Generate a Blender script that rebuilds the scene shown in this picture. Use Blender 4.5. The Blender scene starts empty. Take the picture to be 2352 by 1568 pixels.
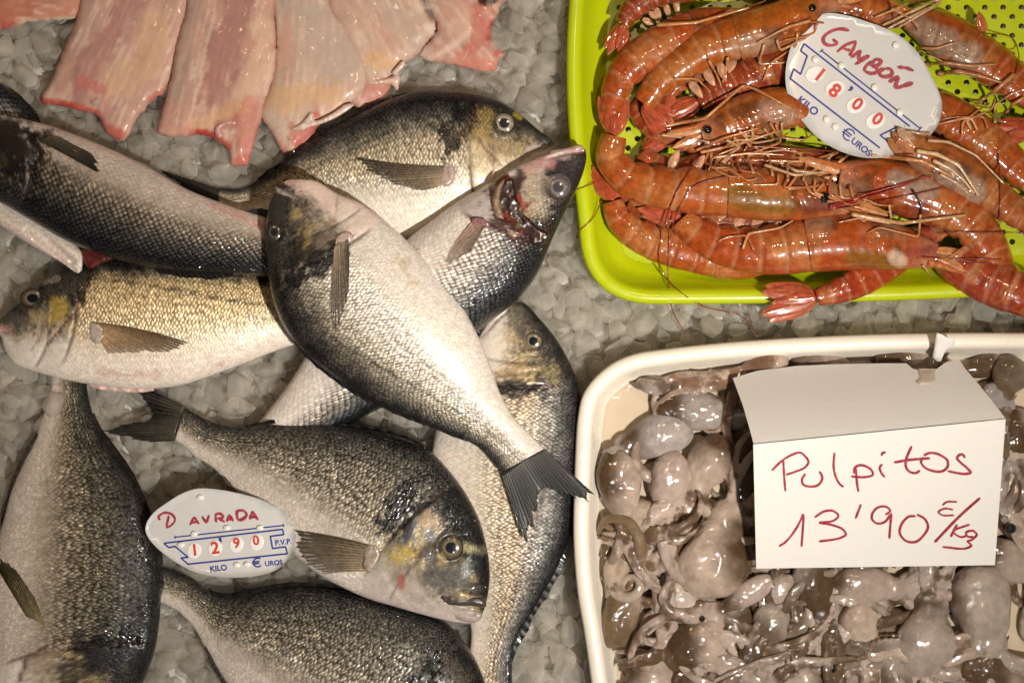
import bpy, bmesh, math, random
import numpy as np
from mathutils import Vector, Matrix
from mathutils.geometry import delaunay_2d_cdt

# ------------------------------------------------------------------ camera, world, lamps
S = 0.00034            # metres per layout unit (the photograph is 2352 units wide)
H = 1.05               # camera height over the ice, metres
scene = bpy.context.scene
COL = scene.collection
cam_d = bpy.data.cameras.new("camera"); cam = bpy.data.objects.new("camera", cam_d); COL.objects.link(cam)
cam.location = (0, 0, H); cam.rotation_euler = (0, 0, 0)
cam_d.sensor_width = 36.0; cam_d.lens = 36.0 * H / (2352 * S)
cam_d.clip_start = 0.02; cam_d.clip_end = 50
scene.camera = cam
world = bpy.data.worlds.new("World"); scene.world = world; world.use_nodes = True
bg = world.node_tree.nodes["Background"]
bg.inputs[0].default_value = (1.0, 0.86, 0.70, 1); bg.inputs[1].default_value = 0.022

def lamp(name, loc, target, size, watts, color, spread=180):
    d = bpy.data.lights.new(name, 'AREA'); d.shape = 'DISK'; d.size = size; d.energy = watts; d.color = color
    d.spread = math.radians(spread)
    o = bpy.data.objects.new(name, d); COL.objects.link(o); o.location = loc
    o.rotation_euler = (Vector(target) - Vector(loc)).to_track_quat('-Z', 'Y').to_euler()
    return o
lamp("counter_lamp", (0.46, -0.40, 1.38), (-0.04, 0.05, 0), 0.06, 4.9, (1.0, 0.925, 0.83), 68)
lamp("counter_lamp", (0.32, 0.55, 1.45), (0.16, 0.05, 0), 0.05, 3.6, (1.0, 0.70, 0.45))
lamp("counter_lamp", (-0.45, 0.70, 1.35), (-0.25, 0.05, 0), 0.05, 2.0, (1.0, 0.66, 0.38))
lamp("counter_lamp", (0.10, -0.75, 1.40), (0.1, 0.0, 0), 0.05, 1.3, (0.92, 0.97, 1.0))
lamp("counter_lamp", (0.95, 0.30, 1.30), (0.3, 0.1, 0), 0.05, 1.3, (1.0, 0.84, 0.64))
scene.view_settings.view_transform = 'Standard'; scene.view_settings.look = 'None'
scene.view_settings.exposure = -0.28; scene.view_settings.gamma = 1.0
scene.view_settings.use_curve_mapping = False
scene.cycles.max_bounces = 8; scene.cycles.transparent_max_bounces = 12

# ------------------------------------------------------------------ small maths
rng = np.random.default_rng(7)
def W(px, py, z):
    """Layout position seen at (px, py) in the photograph, lying z units over the ice -> metres."""
    px = np.asarray(px, float); py = np.asarray(py, float); z = np.asarray(z, float) * S
    k = 1 - z / H
    return np.stack(np.broadcast_arrays((px - 1176) * S * k, (784 - py) * S * k, z), -1)

def spline(P, n, closed=False):
    P = np.asarray(P, float)
    if closed: P = np.vstack([P[-2:], P, P[:3]])
    t = np.r_[0, np.cumsum(np.maximum(np.linalg.norm(np.diff(P, axis=0), axis=1), 1e-6) ** 0.75)]
    m = np.gradient(P, t, axis=0) if len(P) > 2 else np.repeat((P[1:] - P[:1]) / t[-1], 2, 0)
    a, b = (t[2], t[-3]) if closed else (t[0], t[-1])
    q = np.linspace(a, b, n + 1)[:-1] if closed else np.linspace(a, b, n)
    i = np.clip(np.searchsorted(t, q, 'right') - 1, 0, len(t) - 2)
    h = (t[i + 1] - t[i])[:, None]; s = ((q - t[i])[:, None]) / h
    return ((2*s**3 - 3*s**2 + 1) * P[i] + (s**3 - 2*s**2 + s) * h * m[i] + (3*s**2 - 2*s**3) * P[i + 1] + (s**3 - s**2) * h * m[i + 1])

def sm(a, b, x):
    t = np.clip((x - a) / (b - a + 1e-12), 0, 1); return t * t * (3 - 2 * t)
def seg_dist(X, Y, pts, closed=False):
    pts = np.asarray(pts, float)
    if closed: pts = np.vstack([pts, pts[:1]])
    best = np.full(np.shape(X), 1e9)
    for (ax, ay), (bx, by) in zip(pts[:-1], pts[1:]):
        dx, dy = bx - ax, by - ay; L = dx * dx + dy * dy + 1e-9
        t = np.clip(((X - ax) * dx + (Y - ay) * dy) / L, 0, 1)
        best = np.minimum(best, np.hypot(X - ax - t * dx, Y - ay - t * dy))
    if len(pts) == 1: best = np.hypot(X - pts[0, 0], Y - pts[0, 1])
    return best
def inside(X, Y, pts):
    pts = np.asarray(pts, float); r = np.zeros(np.shape(X), bool)
    for (ax, ay), (bx, by) in zip(pts, np.roll(pts, -1, 0)):
        r ^= ((ay > Y) != (by > Y)) & (X < (bx - ax) * (Y - ay) / (by - ay + 1e-12) + ax)
    return r
_lat = np.random.default_rng(3).random((256, 256))
def vnoise(x, y):
    x = np.asarray(x, float); y = np.asarray(y, float)
    i = np.floor(x).astype(int); j = np.floor(y).astype(int); f = x - i; g = y - j
    f = f * f * (3 - 2 * f); g = g * g * (3 - 2 * g)
    L = lambda a, b: _lat[a & 255, b & 255]
    return (L(i, j) * (1 - f) + L(i + 1, j) * f) * (1 - g) + (L(i, j + 1) * (1 - f) + L(i + 1, j + 1) * f) * g
def fbm(x, y, o=4):
    s = 0; a = 0.5; n = 0
    for k in range(o):
        s = s + a * vnoise(x * 2**k + 17.3 * k, y * 2**k + 9.1 * k); n += a; a *= 0.55
    return s / n
def lerp(a, b, w):
    return a + (b - a) * w[..., None]
def stops(v, st):
    xs = [s[0] for s in st]; return np.stack([np.interp(v, xs, [s[1][k] for s in st]) for k in range(3)], -1)

# ------------------------------------------------------------------ objects
def tag(o, label=None, cat=None, group=None, kind=None):
    if label: o['label'] = label
    if cat: o['category'] = cat
    if group: o['group'] = group
    if kind: o['kind'] = kind
    return o
def empty(name, loc, label=None, cat=None, group=None):
    o = bpy.data.objects.new(name, None); COL.objects.link(o); o.location = [float(c) for c in loc]
    o.empty_display_size = 0.02
    return tag(o, label, cat, group)
def origin(o):
    v = Vector(o.location)
    while o.parent: o = o.parent; v += Vector(o.location)
    return v
def mesh_obj(name, verts, faces, mat, parent=None, smooth=True, col=None, fx=None):
    """verts (n,3) world metres; faces list / array; col (n,4) and fx (n,3) become attributes."""
    verts = np.asarray(verts, float)
    if parent is None: base = Vector((*verts[:, :2].mean(0), verts[:, 2].min()))
    else: base = origin(parent) if parent.type == 'EMPTY' else origin(parent)
    me = bpy.data.meshes.new(name)
    me.from_pydata((verts - np.array(base)).tolist(), [], faces.tolist() if isinstance(faces, np.ndarray) else faces)
    if smooth: me.polygons.foreach_set('use_smooth', np.ones(len(me.polygons), bool))
    if col is not None:
        a = me.attributes.new('Col', 'FLOAT_COLOR', 'POINT'); c = np.ones((len(verts), 4)); c[:, :np.shape(col)[1]] = col
        a.data.foreach_set('color', c.ravel().astype(np.float32))
    if fx is not None:
        a = me.attributes.new('fx', 'FLOAT_VECTOR', 'POINT'); a.data.foreach_set('vector', np.asarray(fx).ravel().astype(np.float32))
    me.update()
    o = bpy.data.objects.new(name, me); COL.objects.link(o)
    if mat: me.materials.append(mat)
    if parent is None: o.location = base
    else: o.parent = parent; o.location = (0, 0, 0)
    return o

def grid_faces(n, m, wrap=False, off=0, flip=False):
    i, j = np.meshgrid(np.arange(n - 1), np.arange(m if wrap else m - 1), indexing='ij'); i = i.ravel(); j = j.ravel(); k = (j + 1) % m
    f = np.stack([i * m + j, i * m + k, (i + 1) * m + k, (i + 1) * m + j], 1) + off
    return f[:, ::-1] if flip else f

def pillow_mesh(outline, step, ztop, zbot, seed=0, holes=()):
    """Solid with the given plan outline; ztop(x, y, d), zbot(x, y, d) give heights, d is the distance to the rim."""
    out = np.asarray(outline, float); r = np.random.default_rng(seed)
    x0, y0 = out.min(0); x1, y1 = out.max(0)
    gx, gy = np.meshgrid(np.arange(x0, x1 + step, step), np.arange(y0, y1 + step, step))
    gx = (gx + step * 0.5 * (np.arange(gx.shape[0]) % 2)[:, None]).ravel(); gy = gy.ravel()
    gx = gx + r.uniform(-.12, .12, gx.size) * step; gy = gy + r.uniform(-.12, .12, gx.size) * step
    d = seg_dist(gx, gy, out, True); ok = inside(gx, gy, out) & (d > step * 0.45)
    for (hx, hy, hr) in holes: ok &= np.hypot(gx - hx, gy - hy) > hr + step * .35
    P = np.vstack([out, np.stack([gx[ok], gy[ok]], 1)]); n = len(out)
    E = [(i, (i + 1) % n) for i in range(n)]; loops = [list(range(n))]
    for (hx, hy, hr) in holes:
        k = len(P); m = 10; a = np.arange(m) / m * 2 * np.pi
        P = np.vstack([P, np.stack([hx + hr * np.cos(a), hy + hr * np.sin(a)], 1)])
        E += [(k + i, k + (i + 1) % m) for i in range(m)]; loops.append(list(range(k + m - 1, k - 1, -1)))
    V, _, F, ov, _, _ = delaunay_2d_cdt([Vector(p) for p in P], E, [], 1, 1e-6)
    V = np.array([[v.x, v.y] for v in V]); F = [list(f) for f in F]
    mp = {}
    for new, olds in enumerate(ov):
        for q in olds: mp[q] = new
    c = np.array([V[f].mean(0) for f in F]); keep = inside(c[:, 0], c[:, 1], out)
    for (hx, hy, hr) in holes: keep &= np.hypot(c[:, 0] - hx, c[:, 1] - hy) > hr * .93
    F = [f for f, k in zip(F, keep) if k]
    a, b = V[F[0][1]] - V[F[0][0]], V[F[0][2]] - V[F[0][0]]
    if a[0] * b[1] - a[1] * b[0] > 0: F = [f[::-1] for f in F]      # +y is down in layout space
    d = seg_dist(V[:, 0], V[:, 1], out, True)
    zt = ztop(V[:, 0], V[:, 1], d); zb = zbot(V[:, 0], V[:, 1], d); N = len(V)
    faces = F + [[q + N for q in f[::-1]] for f in F]
    for lp in loops:
        for q in range(len(lp)):
            i, j = mp[lp[q]], mp[lp[(q + 1) % len(lp)]]; faces.append([i, j, j + N, i + N])
    return np.r_[V[:, 0], V[:, 0]], np.r_[V[:, 1], V[:, 1]], np.r_[zt, zb], faces, np.r_[d, d], N

def tube(path, rad, m=8, flat=1.0):
    """path (n,3) layout units, rad (n,) -> verts (layout), faces; capped and tapered."""
    P = np.asarray(path, float); rad = np.broadcast_to(np.asarray(rad, float), (len(P),))
    T = np.gradient(P, axis=0); T /= np.linalg.norm(T, axis=1)[:, None] + 1e-9
    up = np.array([0, 0, 1.0]); A = np.cross(T, up); bad = np.linalg.norm(A, axis=1) < .05; A[bad] = (1, 0, 0)
    A /= np.linalg.norm(A, axis=1)[:, None]; B = np.cross(A, T)
    th = np.arange(m) / m * 2 * np.pi
    V = P[:, None] + rad[:, None, None] * (np.cos(th)[None, :, None] * A[:, None] + flat * np.sin(th)[None, :, None] * B[:, None])
    n = len(P); V = np.vstack([V.reshape(-1, 3), P[:1] - T[:1] * rad[0] * .5, P[-1:] + T[-1:] * rad[-1] * .5])
    F = grid_faces(n, m, True).tolist()
    F += [[(j + 1) % m, j, n * m] for j in range(m)] + [[(n - 1) * m + j, (n - 1) * m + (j + 1) % m, n * m + 1] for j in range(m)]
    return V, F

# ------------------------------------------------------------------ node materials
def new_mat(name):
    m = bpy.data.materials.new(name); m.use_nodes = True
    nt = m.node_tree; return m, nt, nt.nodes["Principled BSDF"]
def node(nt, kind, ins=None, **props):
    n = nt.nodes.new(kind)
    for k, v in props.items(): setattr(n, k, v)
    for k, v in (ins or {}).items():
        if hasattr(v, 'is_output') and v.is_output: nt.links.new(v, n.inputs[k])
        else: n.inputs[k].default_value = v
    return n
def math_(nt, op, a, b=0.0, c=0.0, clamp=False):
    return node(nt, 'ShaderNodeMath', {0: a, 1: b, 2: c}, operation=op, use_clamp=clamp).outputs[0]
def ramp_(nt, x, a, b, c=0.0, d=1.0):
    return node(nt, 'ShaderNodeMapRange', {0: x, 1: a, 2: b, 3: c, 4: d}, interpolation_type='SMOOTHSTEP').outputs[0]
def noise_(nt, vec, scale, detail=3.0, rough=.55, dist=0.0):
    return node(nt, 'ShaderNodeTexNoise', {'Vector': vec, 'Scale': scale, 'Detail': detail, 'Roughness': rough, 'Distortion': dist}).outputs[0]
def mix_(nt, f, a, b, mode='MIX'):
    n = node(nt, 'ShaderNodeMix', {0: f, 6: a, 7: b}, data_type='RGBA', blend_type=mode); return n.outputs[2]
def scale_(nt, c, f):
    return node(nt, 'ShaderNodeVectorMath', {0: c, 3: f}, operation='SCALE').outputs[0]
def objco(nt): return node(nt, 'ShaderNodeTexCoord').outputs['Object']
def attr_(nt, name): return node(nt, 'ShaderNodeAttribute', attribute_name=name)
def bump_(nt, h, strength, dist, normal=None):
    ins = {'Height': h, 'Strength': strength, 'Distance': dist}
    if normal is not None: ins['Normal'] = normal
    return node(nt, 'ShaderNodeBump', ins).outputs[0]
def setp(nt, b, **kw):
    for k, v in kw.items():
        k = k.replace('_', ' ')
        if hasattr(v, 'is_output'): nt.links.new(v, b.inputs[k])
        else: b.inputs[k].default_value = v

def mat_simple(name, color, rough=.4, bump=0.0, bscale=300, bdist=.0004, vary=.08, dirt=0.0, **kw):
    m, nt, b = new_mat(name); co = objco(nt)
    n = noise_(nt, co, bscale * .25, 4)
    c = mix_(nt, n, tuple(x * (1 - vary) for x in color) + (1,), tuple(min(1, x * (1 + vary)) for x in color) + (1,))
    if dirt:
        s1 = ramp_(nt, noise_(nt, co, 420, 3, .7), .69, .75); s2 = math_(nt, 'MULTIPLY', ramp_(nt, noise_(nt, co, 26, 4, .7), .5, .75), .35)
        c = mix_(nt, math_(nt, 'MULTIPLY', math_(nt, 'MAXIMUM', s1, s2), dirt), c, tuple(x * .45 + .01 for x in color) + (1,))
        rough = ramp_(nt, noise_(nt, co, 60, 4, .7), .3, .7, rough * .7, rough * 1.6)
    setp(nt, b, Base_Color=c, Roughness=rough, **kw)
    if bump: setp(nt, b, Normal=bump_(nt, noise_(nt, co, bscale, 3), bump, bdist))
    return m

def mat_painted(name, rough=.3, bump=.3, bscale=900, bdist=.0004, sss=0.0, srad=(1, .4, .25), sscale=.004, coat=.5, crough=.06, vary=.25, vscale=500, alpha=False, **kw):
    """Pigment from the mesh's own colour attribute, broken up by noise; wet coat on top."""
    m, nt, b = new_mat(name); co = objco(nt); a = attr_(nt, 'Col')
    n = noise_(nt, co, vscale, 4, .6)
    c = scale_(nt, a.outputs['Color'], ramp_(nt, n, .25, .75, 1 - vary, 1 + vary))
    setp(nt, b, Base_Color=c, Roughness=rough, Coat_Weight=coat, Coat_Roughness=crough, **kw)
    if sss: setp(nt, b, Subsurface_Weight=sss, Subsurface_Radius=srad, Subsurface_Scale=sscale)
    if alpha: setp(nt, b, Alpha=a.outputs['Alpha'])
    if bump:
        nb = bump_(nt, noise_(nt, co, bscale, 3), bump, bdist); setp(nt, b, Normal=nb)
        if coat: setp(nt, b, Coat_Normal=bump_(nt, noise_(nt, co, bscale * .35, 2), bump * .5, bdist))
    return m

def mat_fish(name, LU, LV, dark=.42, rows=0.0, rnd=.3, bump=.7, metal=1.0, jit=.35, fleck=0.0):
    """Overlapping scales: fx = (length along the fish, length across it, scale weight)."""
    m, nt, b = new_mat(name); a = attr_(nt, 'Col'); f = attr_(nt, 'fx'); co = objco(nt)
    sep = node(nt, 'ShaderNodeSeparateXYZ', {0: f.outputs['Vector']})
    w = noise_(nt, f.outputs['Vector'], .02, 2); w = math_(nt, 'MULTIPLY', math_(nt, 'SUBTRACT', w, .5), 1.2)
    u = math_(nt, 'ADD', math_(nt, 'DIVIDE', sep.outputs[0], LU), w); v = math_(nt, 'SUBTRACT', math_(nt, 'DIVIDE', sep.outputs[1], LV), w)
    cv = node(nt, 'ShaderNodeCombineXYZ', {0: math_(nt, 'ADD', u, v), 1: math_(nt, 'SUBTRACT', u, v)}).outputs[0]
    vo = node(nt, 'ShaderNodeTexVoronoi', {'Vector': cv, 'Scale': 1.0, 'Randomness': jit}, voronoi_dimensions='2D')
    d = vo.outputs['Distance']; cc = node(nt, 'ShaderNodeSeparateColor', {0: vo.outputs['Color']})
    shade = ramp_(nt, d, .18, .60, 1.30, dark)
    rv = node(nt, 'ShaderNodeMapRange', {0: cc.outputs[0], 3: 1 - rnd, 4: 1 + rnd}).outputs[0]
    fac = math_(nt, 'MULTIPLY', shade, rv)
    if fleck:                                                     # silvery scales in loose patches, their glints painted into the colour
        fl = math_(nt, 'MULTIPLY', ramp_(nt, cc.outputs[2], .55, .95), ramp_(nt, noise_(nt, f.outputs['Vector'], .02, 3, .6), .42, .66))
        fac = math_(nt, 'MULTIPLY', fac, math_(nt, 'ADD', 1.0, math_(nt, 'MULTIPLY', fl, fleck)))
    if rows:
        wob_ = math_(nt, 'MULTIPLY', noise_(nt, f.outputs['Vector'], .03, 2), 5.0); st = math_(nt, 'SINE', math_(nt, 'ADD', math_(nt, 'MULTIPLY', sep.outputs[1], 2 * math.pi / 15.0), wob_))
        big = ramp_(nt, noise_(nt, f.outputs['Vector'], .012, 2), .4, .65)
        fac = math_(nt, 'MULTIPLY', fac, math_(nt, 'ADD', 1.0, math_(nt, 'MULTIPLY', math_(nt, 'MULTIPLY', st, big), rows)))
    blot = ramp_(nt, noise_(nt, co, 260, 4, .65), .3, .7, .72, 1.28)
    sw = sep.outputs[2]
    blot = math_(nt, 'ADD', 1.0, math_(nt, 'MULTIPLY', math_(nt, 'SUBTRACT', blot, 1.0), math_(nt, 'ADD', .3, math_(nt, 'MULTIPLY', sw, .7))))
    fac = math_(nt, 'MULTIPLY', math_(nt, 'ADD', 1.0, math_(nt, 'MULTIPLY', math_(nt, 'SUBTRACT', fac, 1.0), sw)), blot)
    base = scale_(nt, a.outputs['Color'], fac)
    hgt = math_(nt, 'MULTIPLY', math_(nt, 'SUBTRACT', 1.0, d), sw)
    tilt = math_(nt, 'MULTIPLY', math_(nt, 'SUBTRACT', cc.outputs[1], .5), math_(nt, 'MULTIPLY', sw, 1.0))
    hgt = math_(nt, 'ADD', math_(nt, 'ADD', hgt, tilt), math_(nt, 'MULTIPLY', noise_(nt, co, 800, 3), .55))
    nrm = bump_(nt, hgt, bump, .0011)
    met = math_(nt, 'MULTIPLY', math_(nt, 'MULTIPLY', a.outputs['Alpha'], metal * .75), math_(nt, 'ADD', .55, math_(nt, 'MULTIPLY', cc.outputs[2], .6)), clamp=True)
    setp(nt, b, Base_Color=base, Metallic=met, Roughness=ramp_(nt, cc.outputs[0], 0, 1, .20, .34), Normal=nrm, Specular_IOR_Level=.12,
         Coat_Weight=.75, Coat_Roughness=.035, Coat_Normal=bump_(nt, hgt, bump * .5, .0011),
         Subsurface_Weight=.12, Subsurface_Radius=(1, .5, .35), Subsurface_Scale=.002)
    return m
# ------------------------------------------------------------------ setting: the bed of crushed ice
def mat_ice():
    m, nt, b = new_mat("ice"); co = objco(nt); a = attr_(nt, 'Col')
    n = noise_(nt, co, 90, 4); fine = noise_(nt, co, 1500, 2)
    c = scale_(nt, a.outputs['Color'], ramp_(nt, n, .3, .7, .88, 1.1))
    h = math_(nt, 'ADD', fine, math_(nt, 'MULTIPLY', noise_(nt, co, 350, 3), 1.2)); nb = bump_(nt, h, .35, .0006)
    lw = node(nt, 'ShaderNodeLayerWeight', {'Blend': .35}).outputs['Facing']
    setp(nt, b, Base_Color=c, Roughness=ramp_(nt, fine, .35, .65, .22, .5), IOR=1.31, Specular_IOR_Level=.3, Coat_Weight=.5, Coat_Roughness=.06, Normal=nb, Coat_Normal=bump_(nt, noise_(nt, co, 1100, 2), .9, .0009))
    tr = node(nt, 'ShaderNodeBsdfTranslucent', {0: c}); m1 = node(nt, 'ShaderNodeMixShader', {0: .74}); tp = node(nt, 'ShaderNodeBsdfTransparent', {0: (.97, .975, .97, 1)})
    m2 = node(nt, 'ShaderNodeMixShader', {0: ramp_(nt, lw, 0, 1, .66, .20)})
    nt.links.new(b.outputs[0], m1.inputs[1]); nt.links.new(tr.outputs[0], m1.inputs[2]); nt.links.new(m1.outputs[0], m2.inputs[1]); nt.links.new(tp.outputs[0], m2.inputs[2])
    nt.links.new(m2.outputs[0], nt.nodes["Material Output"].inputs[0])
    return m
ICE = mat_ice()
def ice_proto(seed):
    r = np.random.default_rng(seed); bm = bmesh.new()
    for p in r.normal(size=(13, 3)):
        p = p / np.linalg.norm(p) * r.uniform(.8, 1.1); p = np.sign(p) * np.abs(p) ** .72 * np.array([1, .85, .75]); bm.verts.new(p)
    bmesh.ops.convex_hull(bm, input=bm.verts)
    bmesh.ops.delete(bm, geom=[v for v in bm.verts if not v.link_faces], context='VERTS')
    bmesh.ops.subdivide_edges(bm, edges=list(bm.edges), cuts=2, use_grid_fill=True)
    for _ in range(1): bmesh.ops.smooth_vert(bm, verts=list(bm.verts), factor=.32, use_axis_x=True, use_axis_y=True, use_axis_z=True)
    bmesh.ops.triangulate(bm, faces=bm.faces)
    me = bpy.data.meshes.new("ice_proto"); bm.to_mesh(me); bm.free()
    V = np.array([v.co for v in me.vertices]); F = np.array([p.vertices for p in me.polygons]); bpy.data.meshes.remove(me)
    V = V * (1 + .10 * (fbm(V[:, :1] * 2 + seed, V[:, 1:2] * 2 + V[:, 2:] * 1.7, 3) - .5))
    return V, F
def crushed_ice():
    r = np.random.default_rng(11); protos = [ice_proto(s) for s in range(18)]
    skip = [inset(g_out, 16), inset(w_out, 16)]
    VV, FF, CC, off = [], [], [], 0
    for layer, (step, z0) in enumerate(((34, -42), (34, -24), (42, -8), (62, 6))):
        for gx in np.arange(-200, 2500, step):
            for gy in np.arange(-160, 1790, step):
                x = gx + r.uniform(-.5, .5) * step; y = gy + r.uniform(-.5, .5) * step
                if any(inside(np.array([x]), np.array([y]), s)[0] for s in skip): continue
                if layer == 3 and r.random() < .35: continue
                V, F = protos[r.integers(len(protos))]
                q = Matrix.Rotation(r.uniform(0, 6.28), 3, Vector(r.normal(size=3)).normalized())
                s = (r.uniform(16, 30) if layer == 1 else r.uniform(21, 40)) * np.array([r.uniform(.85, 1.2), r.uniform(.85, 1.2), r.uniform(.8, 1.05)])
                P = (V * s) @ np.array(q).T
                VV.append(W(x + P[:, 0], y - P[:, 1], z0 + r.uniform(-9, 9) + P[:, 2])); FF.append(F + off); off += len(V)
                t = r.uniform(.84, 1.06); CC.append(np.tile(np.array([.95, .915, .86]) * t, (len(V), 1)))
    o = mesh_obj("crushed_ice", np.vstack(VV), np.vstack(FF), ICE, None, True, np.vstack(CC))
    me = o.data; me.polygons.foreach_set('use_smooth', np.ones(len(me.polygons), bool))
    tag(o, "loose translucent grey crushed ice under the fish and trays", "ice", kind="stuff")
g = np.linspace(-900, 3300, 60); gy_, gx_ = np.meshgrid(np.linspace(-700, 2300, 44), g)
bedv = W(gx_.ravel(), gy_.ravel(), -52 + 14 * fbm(gx_.ravel() / 60, gy_.ravel() / 60))
bed = mesh_obj("ice_bed", bedv, grid_faces(60, 44), mat_simple("packed_ice", (.50, .48, .445), .35, .5, 300, .001, Subsurface_Weight=.4, Subsurface_Scale=.01), None)
tag(bed, kind="structure")

# ------------------------------------------------------------------ trays
def ring_loft(loops, close_last=False):
    """loops: list of (n,3) layout rings."""
    n = len(loops[0]); V = np.vstack(loops); F = grid_faces(len(loops), n, True).tolist()
    return V, F
def rounded(pts, n=260):
    return spline(pts, n, closed=True)
def inset(P, d):
    P = np.asarray(P, float); T = np.roll(P, -1, 0) - np.roll(P, 1, 0); T /= np.linalg.norm(T, axis=1)[:, None] + 1e-9
    N = np.stack([-T[:, 1], T[:, 0]], 1)
    if inside(*(P[:1] + N[:1] * 2).T, P)[0] == False: N = -N
    return P + N * d
def rrect(corners, rad, nc=14, ne=40, bow=(7, 7, 7, 7)):
    """Quadrilateral with rounded corners and slightly bowed sides; corners clockwise on screen; rad one value per corner."""
    out = []; n = len(corners); C = [np.array(c, float) for c in corners]
    for i in range(n):
        p, c, q = C[i - 1], C[i], C[(i + 1) % n]; r = rad[i]
        a = c + (p - c) / np.linalg.norm(p - c) * r; b = c + (q - c) / np.linalg.norm(q - c) * r
        for t in np.linspace(0, 1, nc): out.append((1 - t)**2 * a + 2 * t * (1 - t) * c + t * t * b)
        q2 = q + (c - q) / np.linalg.norm(c - q) * rad[(i + 1) % n]; T = (q2 - b) / np.linalg.norm(q2 - b); N = np.array([T[1], -T[0]])
        for t in np.linspace(0, 1, ne + 2)[1:-1]: out.append(b + (q2 - b) * t + N * bow[i] * math.sin(math.pi * t))
    return np.array(out)

def tray(name, outline, prof, mat, floor_z, parent):
    loops = []
    for d, z in prof: P = inset(outline, d); loops.append(np.c_[P, np.full(len(P), z)])
    V, F = ring_loft(loops)
    return mesh_obj(name, W(V[:, 0], V[:, 1], V[:, 2]), F, mat, parent), loops[-1][:, :2]

lime = mat_simple("lime_plastic", (.58, .68, .005), .30, .12, 700, .0003, .05, .35, Subsurface_Weight=.15, Subsurface_Radius=(1, 1, .1), Subsurface_Scale=.004, Coat_Weight=.25, Coat_Roughness=.15)
_nt = lime.node_tree; _b = _nt.nodes["Principled BSDF"]; _o = _nt.nodes["Material Output"]
_tr = node(_nt, 'ShaderNodeBsdfTranslucent', {0: (.55, .62, .02, 1)}); _mx = node(_nt, 'ShaderNodeMixShader', {0: .25})
_nt.links.new(_b.outputs[0], _mx.inputs[1]); _nt.links.new(_tr.outputs[0], _mx.inputs[2]); _nt.links.new(_mx.outputs[0], _o.inputs[0])
g_out = rrect([(1326, -330), (2620, -330), (2600, 668), (1330, 704)], [150, 150, 170, 190], bow=(7, 7, 7, 27))
g_tray = empty("colander_tray", W(1960, 190, 5), "lime green plastic colander tray with drain holes heaped with prawns", "tray")
RIM = [(6, 6), (2, 40), (0, 66), (1, 74), (6, 80), (16, 82), (27, 80), (34, 73), (40, 60), (58, 32), (74, 18), (92, 12)]
_, g_in = tray("rim", g_out, RIM, lime, 12, g_tray)
g_step = 31.0; g_holes = []
for j in range(0, 50):
    for i in range(0, 50):
        x = 1380 + i * 42 + (21 if j % 2 else 0); y = -240 + j * 21.5
        if inside(np.array([x]), np.array([y]), g_in)[0] and seg_dist(np.array([x]), np.array([y]), g_in, True)[0] > 22 and x < 2480 and y > -120: g_holes.append((x, y, 6.8))
X, Y, Z, F, _, _ = pillow_mesh(g_in[::2], 24, lambda x, y, d: 0 * x + 12, lambda x, y, d: 0 * x + 4, 1, g_holes)
mesh_obj("perforated_floor", W(X, Y, Z), F, lime, g_tray, False)

cream = mat_simple("cream_plastic", (.80, .74, .64), .32, .1, 600, .0003, .04, .4, Subsurface_Weight=.2, Subsurface_Radius=(1, .8, .5), Subsurface_Scale=.004, Coat_Weight=.3, Coat_Roughness=.12)
w_pts = [(1327, 955), (1338, 906), (1364, 868), (1410, 831), (1457, 812), (1527, 801), (1644, 788), (1842, 774), (2060, 766), (2352, 764), (2620, 772), (2740, 830), (2760, 1000), (2760, 1500), (2750, 1900), (2690, 2010), (2500, 2040), (1900, 2050), (1560, 2040), (1430, 1990), (1385, 1850), (1362, 1600), (1339, 1437), (1327, 1367), (1317, 1247), (1318, 1127), (1321, 1040)]
w_out = spline(w_pts, 300, closed=True)
w_tray = empty("serving_tray", W(2040, 1300, 5), "cream white plastic tray heaped with wet baby octopuses", "tray")
WR = [(8, 0), (4, 40), (1, 84), (0, 92), (5, 99), (14, 102), (26, 102), (33, 98), (38, 88), (48, 60), (62, 26), (80, 14), (96, 10)]
_, w_in = tray("rim", w_out, WR, cream, 10, w_tray)
X, Y, Z, F, _, _ = pillow_mesh(w_in[::2], 60, lambda x, y, d: 0 * x + 10, lambda x, y, d: 0 * x + 2, 1)
mesh_obj("floor_panel", W(X, Y, Z), F, cream, w_tray, False)
# cloudy juice standing in the tray
def mat_juice():
    m, nt, b = new_mat("cloudy_juice"); co = objco(nt)
    n = noise_(nt, co, 60, 3)
    c = mix_(nt, n, (.62, .50, .36, 1), (.74, .63, .48, 1))
    setp(nt, b, Base_Color=c, Roughness=.05, Alpha=.78, Coat_Weight=1.0, Coat_Roughness=.02, Normal=bump_(nt, noise_(nt, co, 45, 2), .15, .003))
    return m
j_out = inset(w_out, 57)[::2]
X, Y, Z, F, d, N = pillow_mesh(j_out, 14, lambda x, y, d: 32 + 3 * (fbm(x / 40, y / 40) - .5), lambda x, y, d: 0 * x + 26, 2)
jz = mesh_obj("cloudy_liquid", W(X, Y, Z), F, mat_juice(), None)
tag(jz, "cloudy cream coloured liquid standing around the octopuses in the white tray", "liquid", kind="stuff")

crushed_ice()
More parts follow.
